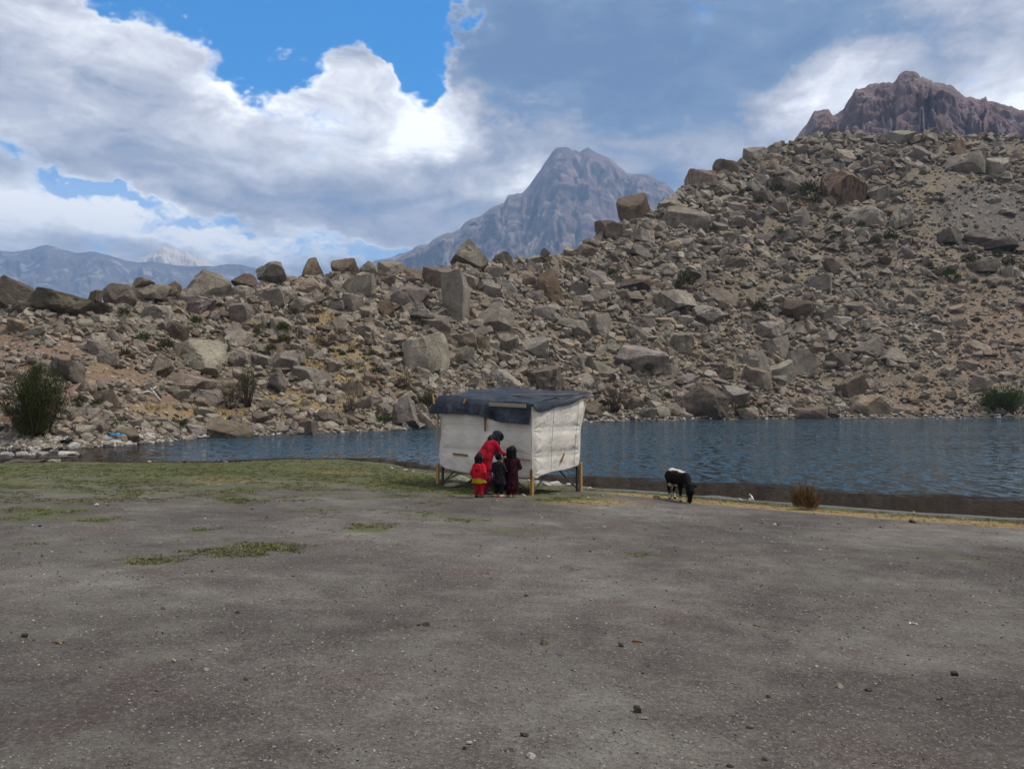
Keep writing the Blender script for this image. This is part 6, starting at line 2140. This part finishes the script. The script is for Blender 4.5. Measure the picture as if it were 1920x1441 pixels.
N = 42000
px = rng.uniform(-60, 1980, N)
py = 935 + 520 * rng.uniform(0, 1, N) ** .85
pts = near_many(px, py)
s_ = shore_dist(pts[:, 0], pts[:, 1])
tv = turf_cover(px, py, s_)
cl_ = fbm(p3(pts[:, 0] * .8, pts[:, 1] * .8, 2.0), 3, 33)
keep = (s_ > .3) & (rng.uniform(0, 1, N) < np.clip(.75 + .8 * cl_, .15, 1) * (1 - .85 * np.clip(tv * 1.4, 0, 1)))
pts, px, py = pts[keep], px[keep], py[keep]
n_ = len(pts)
sp = 1.2 * (6.0 / 1.2) ** (rng.uniform(0, 1, n_) ** 3.8)
sw = sp * pts[:, 1] / FPX
scl = np.stack([sw, sw * rng.uniform(.6, 1, n_), sw * rng.uniform(.35, .75, n_)], -1)
pts[:, 2] += scl[:, 2] * .2
rot = np.stack([rng.uniform(-.3, .3, n_), rng.uniform(-.3, .3, n_), rng.uniform(0, 6.28, n_)], -1)
pal = np.array([(.23, .21, .185), (.32, .30, .265), (.22, .195, .17), (.10, .09, .085), (.05, .046, .044), (.30, .24, .17), (.26, .25, .24), (.15, .11, .10)])
tint = pal[rng.choice(8, n_, p=[.20, .17, .22, .09, .05, .07, .14, .06])] * rng.uniform(.8, 1.2, (n_, 1))
scatter('pebbles', pts, rot, scl, rng.integers(0, 10, n_), PEB, 'small loose pebbles scattered over the trampled dirt', tint)

# turf: short blades in tufts
def tuft_mesh(n__, ht, spread, mat, seed):
    r = np.random.default_rng(seed)
    V, F = [], []
    for i in range(n__):
        a, rr = r.uniform(0, 6.28), spread * math.sqrt(r.uniform(0, 1))
        b0 = np.array([rr * math.cos(a), rr * math.sin(a), -.004])
        h_ = ht * r.uniform(.5, 1.1)
        ln = np.array([r.normal(0, .4), r.normal(0, .4), 1.0])
        ln /= np.linalg.norm(ln)
        sd_ = np.array([math.cos(a * 3.7), math.sin(a * 3.7), 0]) * .0035 * r.uniform(.8, 1.6)
        m_ = b0 + ln * h_ * .55
        t_ = b0 + ln * h_ + np.array([ln[0], ln[1], -.2]) * h_ * .25
        k_ = len(V)
        V += [b0 - sd_, b0 + sd_, m_ + sd_ * .8, m_ - sd_ * .8, t_]
        F += [[k_, k_ + 1, k_ + 2], [k_, k_ + 2, k_ + 3], [k_ + 3, k_ + 2, k_ + 4]]
    return mesh_np('tuft', np.array(V), np.array(F), mat, False)


GRASSM, n, b = material('turf blades', 0.8, 0.1)
tn_ = n.attr('tint', 'INSTANCER', 'Color')
n.put(b.inputs['Base Color'], n.mix(n.node('ShaderNodeNewGeometry').outputs['Random Per Island'], n.vm('SCALE', tn_, 0.6), n.vm('SCALE', tn_, 1.3)))
TUF = [tuft_mesh(16, .045, .07, GRASSM, 60 + q) for q in range(6)]
N = 110000
px = rng.uniform(-60, 1990, N)
py = rng.uniform(862, 1075, N)
pts = near_many(px, py)
s_ = shore_dist(pts[:, 0], pts[:, 1])
tv = turf_cover(px, py, s_)
dv = dry_cover(px, py, s_)
pn = fbm(p3(pts[:, 0] * 1.2, pts[:, 1] * 1.2, 7.0), 4, 44)
cv = np.maximum(tv, dv) + .7 * pn
keep = (s_ > .55) & (rng.uniform(0, 1, N) < np.clip((cv - .42) * 1.6, 0, 1) * np.where(py > 945, .45, 1.0))
pts, tv, dv = pts[keep], tv[keep], dv[keep]
n_ = len(pts)
sz = rng.uniform(.5, 1.15, n_) * np.clip(.55 + .5 * tv, .5, 1.1)
scl = np.stack([sz * 1.3, sz * 1.3, sz * .8], -1)
rot = np.stack([0 * sz, 0 * sz, rng.uniform(0, 6.28, n_)], -1)
gp_ = np.array([(.060, .074, .026), (.085, .096, .036), (.125, .122, .052), (.16, .14, .068)])[rng.integers(0, 4, n_)]
dp_ = np.array([(.24, .175, .075), (.32, .245, .115), (.20, .145, .06)])[rng.integers(0, 3, n_)]
mixk = (rng.uniform(0, 1, n_) < np.clip(dv * 1.2 - tv * .25, 0, 1))[:, None]
tint = np.where(mixk, dp_, gp_) * rng.uniform(.8, 1.2, (n_, 1))
scatter('grass', pts, rot, scl, rng.integers(0, 6, n_), TUF, 'short sparse turf on the near bank of the lake', tint)

# dry grass between the boulders on the far slope
N = 9000
px = rng.uniform(0, 1920, N)
py = rng.uniform(360, 815, N)
hd, hm = hblob(DRY, px, py), hblob(MOSS, px, py)
keep = rng.uniform(0, 1, N) < np.maximum(hd, hm) * 1.0 - .25
px, py, hm = px[keep], py[keep], hm[keep]
pts, _ = hill_many(px, py)
n_ = len(pts)
sz = rng.uniform(5, 11, n_) * pts[:, 1] / 60
scl = np.stack([sz * .8, sz * .8, sz], -1)
rot = np.stack([0 * sz, 0 * sz, rng.uniform(0, 6.28, n_)], -1)
tint = np.where((hm > .4)[:, None], np.array((.055, .075, .022)), np.array([(.21, .155, .075), (.28, .21, .11), (.17, .12, .06)])[rng.integers(0, 3, n_)])
scatter('dry_grass', pts, rot, scl, rng.integers(0, 6, n_), TUF, 'dry golden grass between the boulders of the far slope', tint)
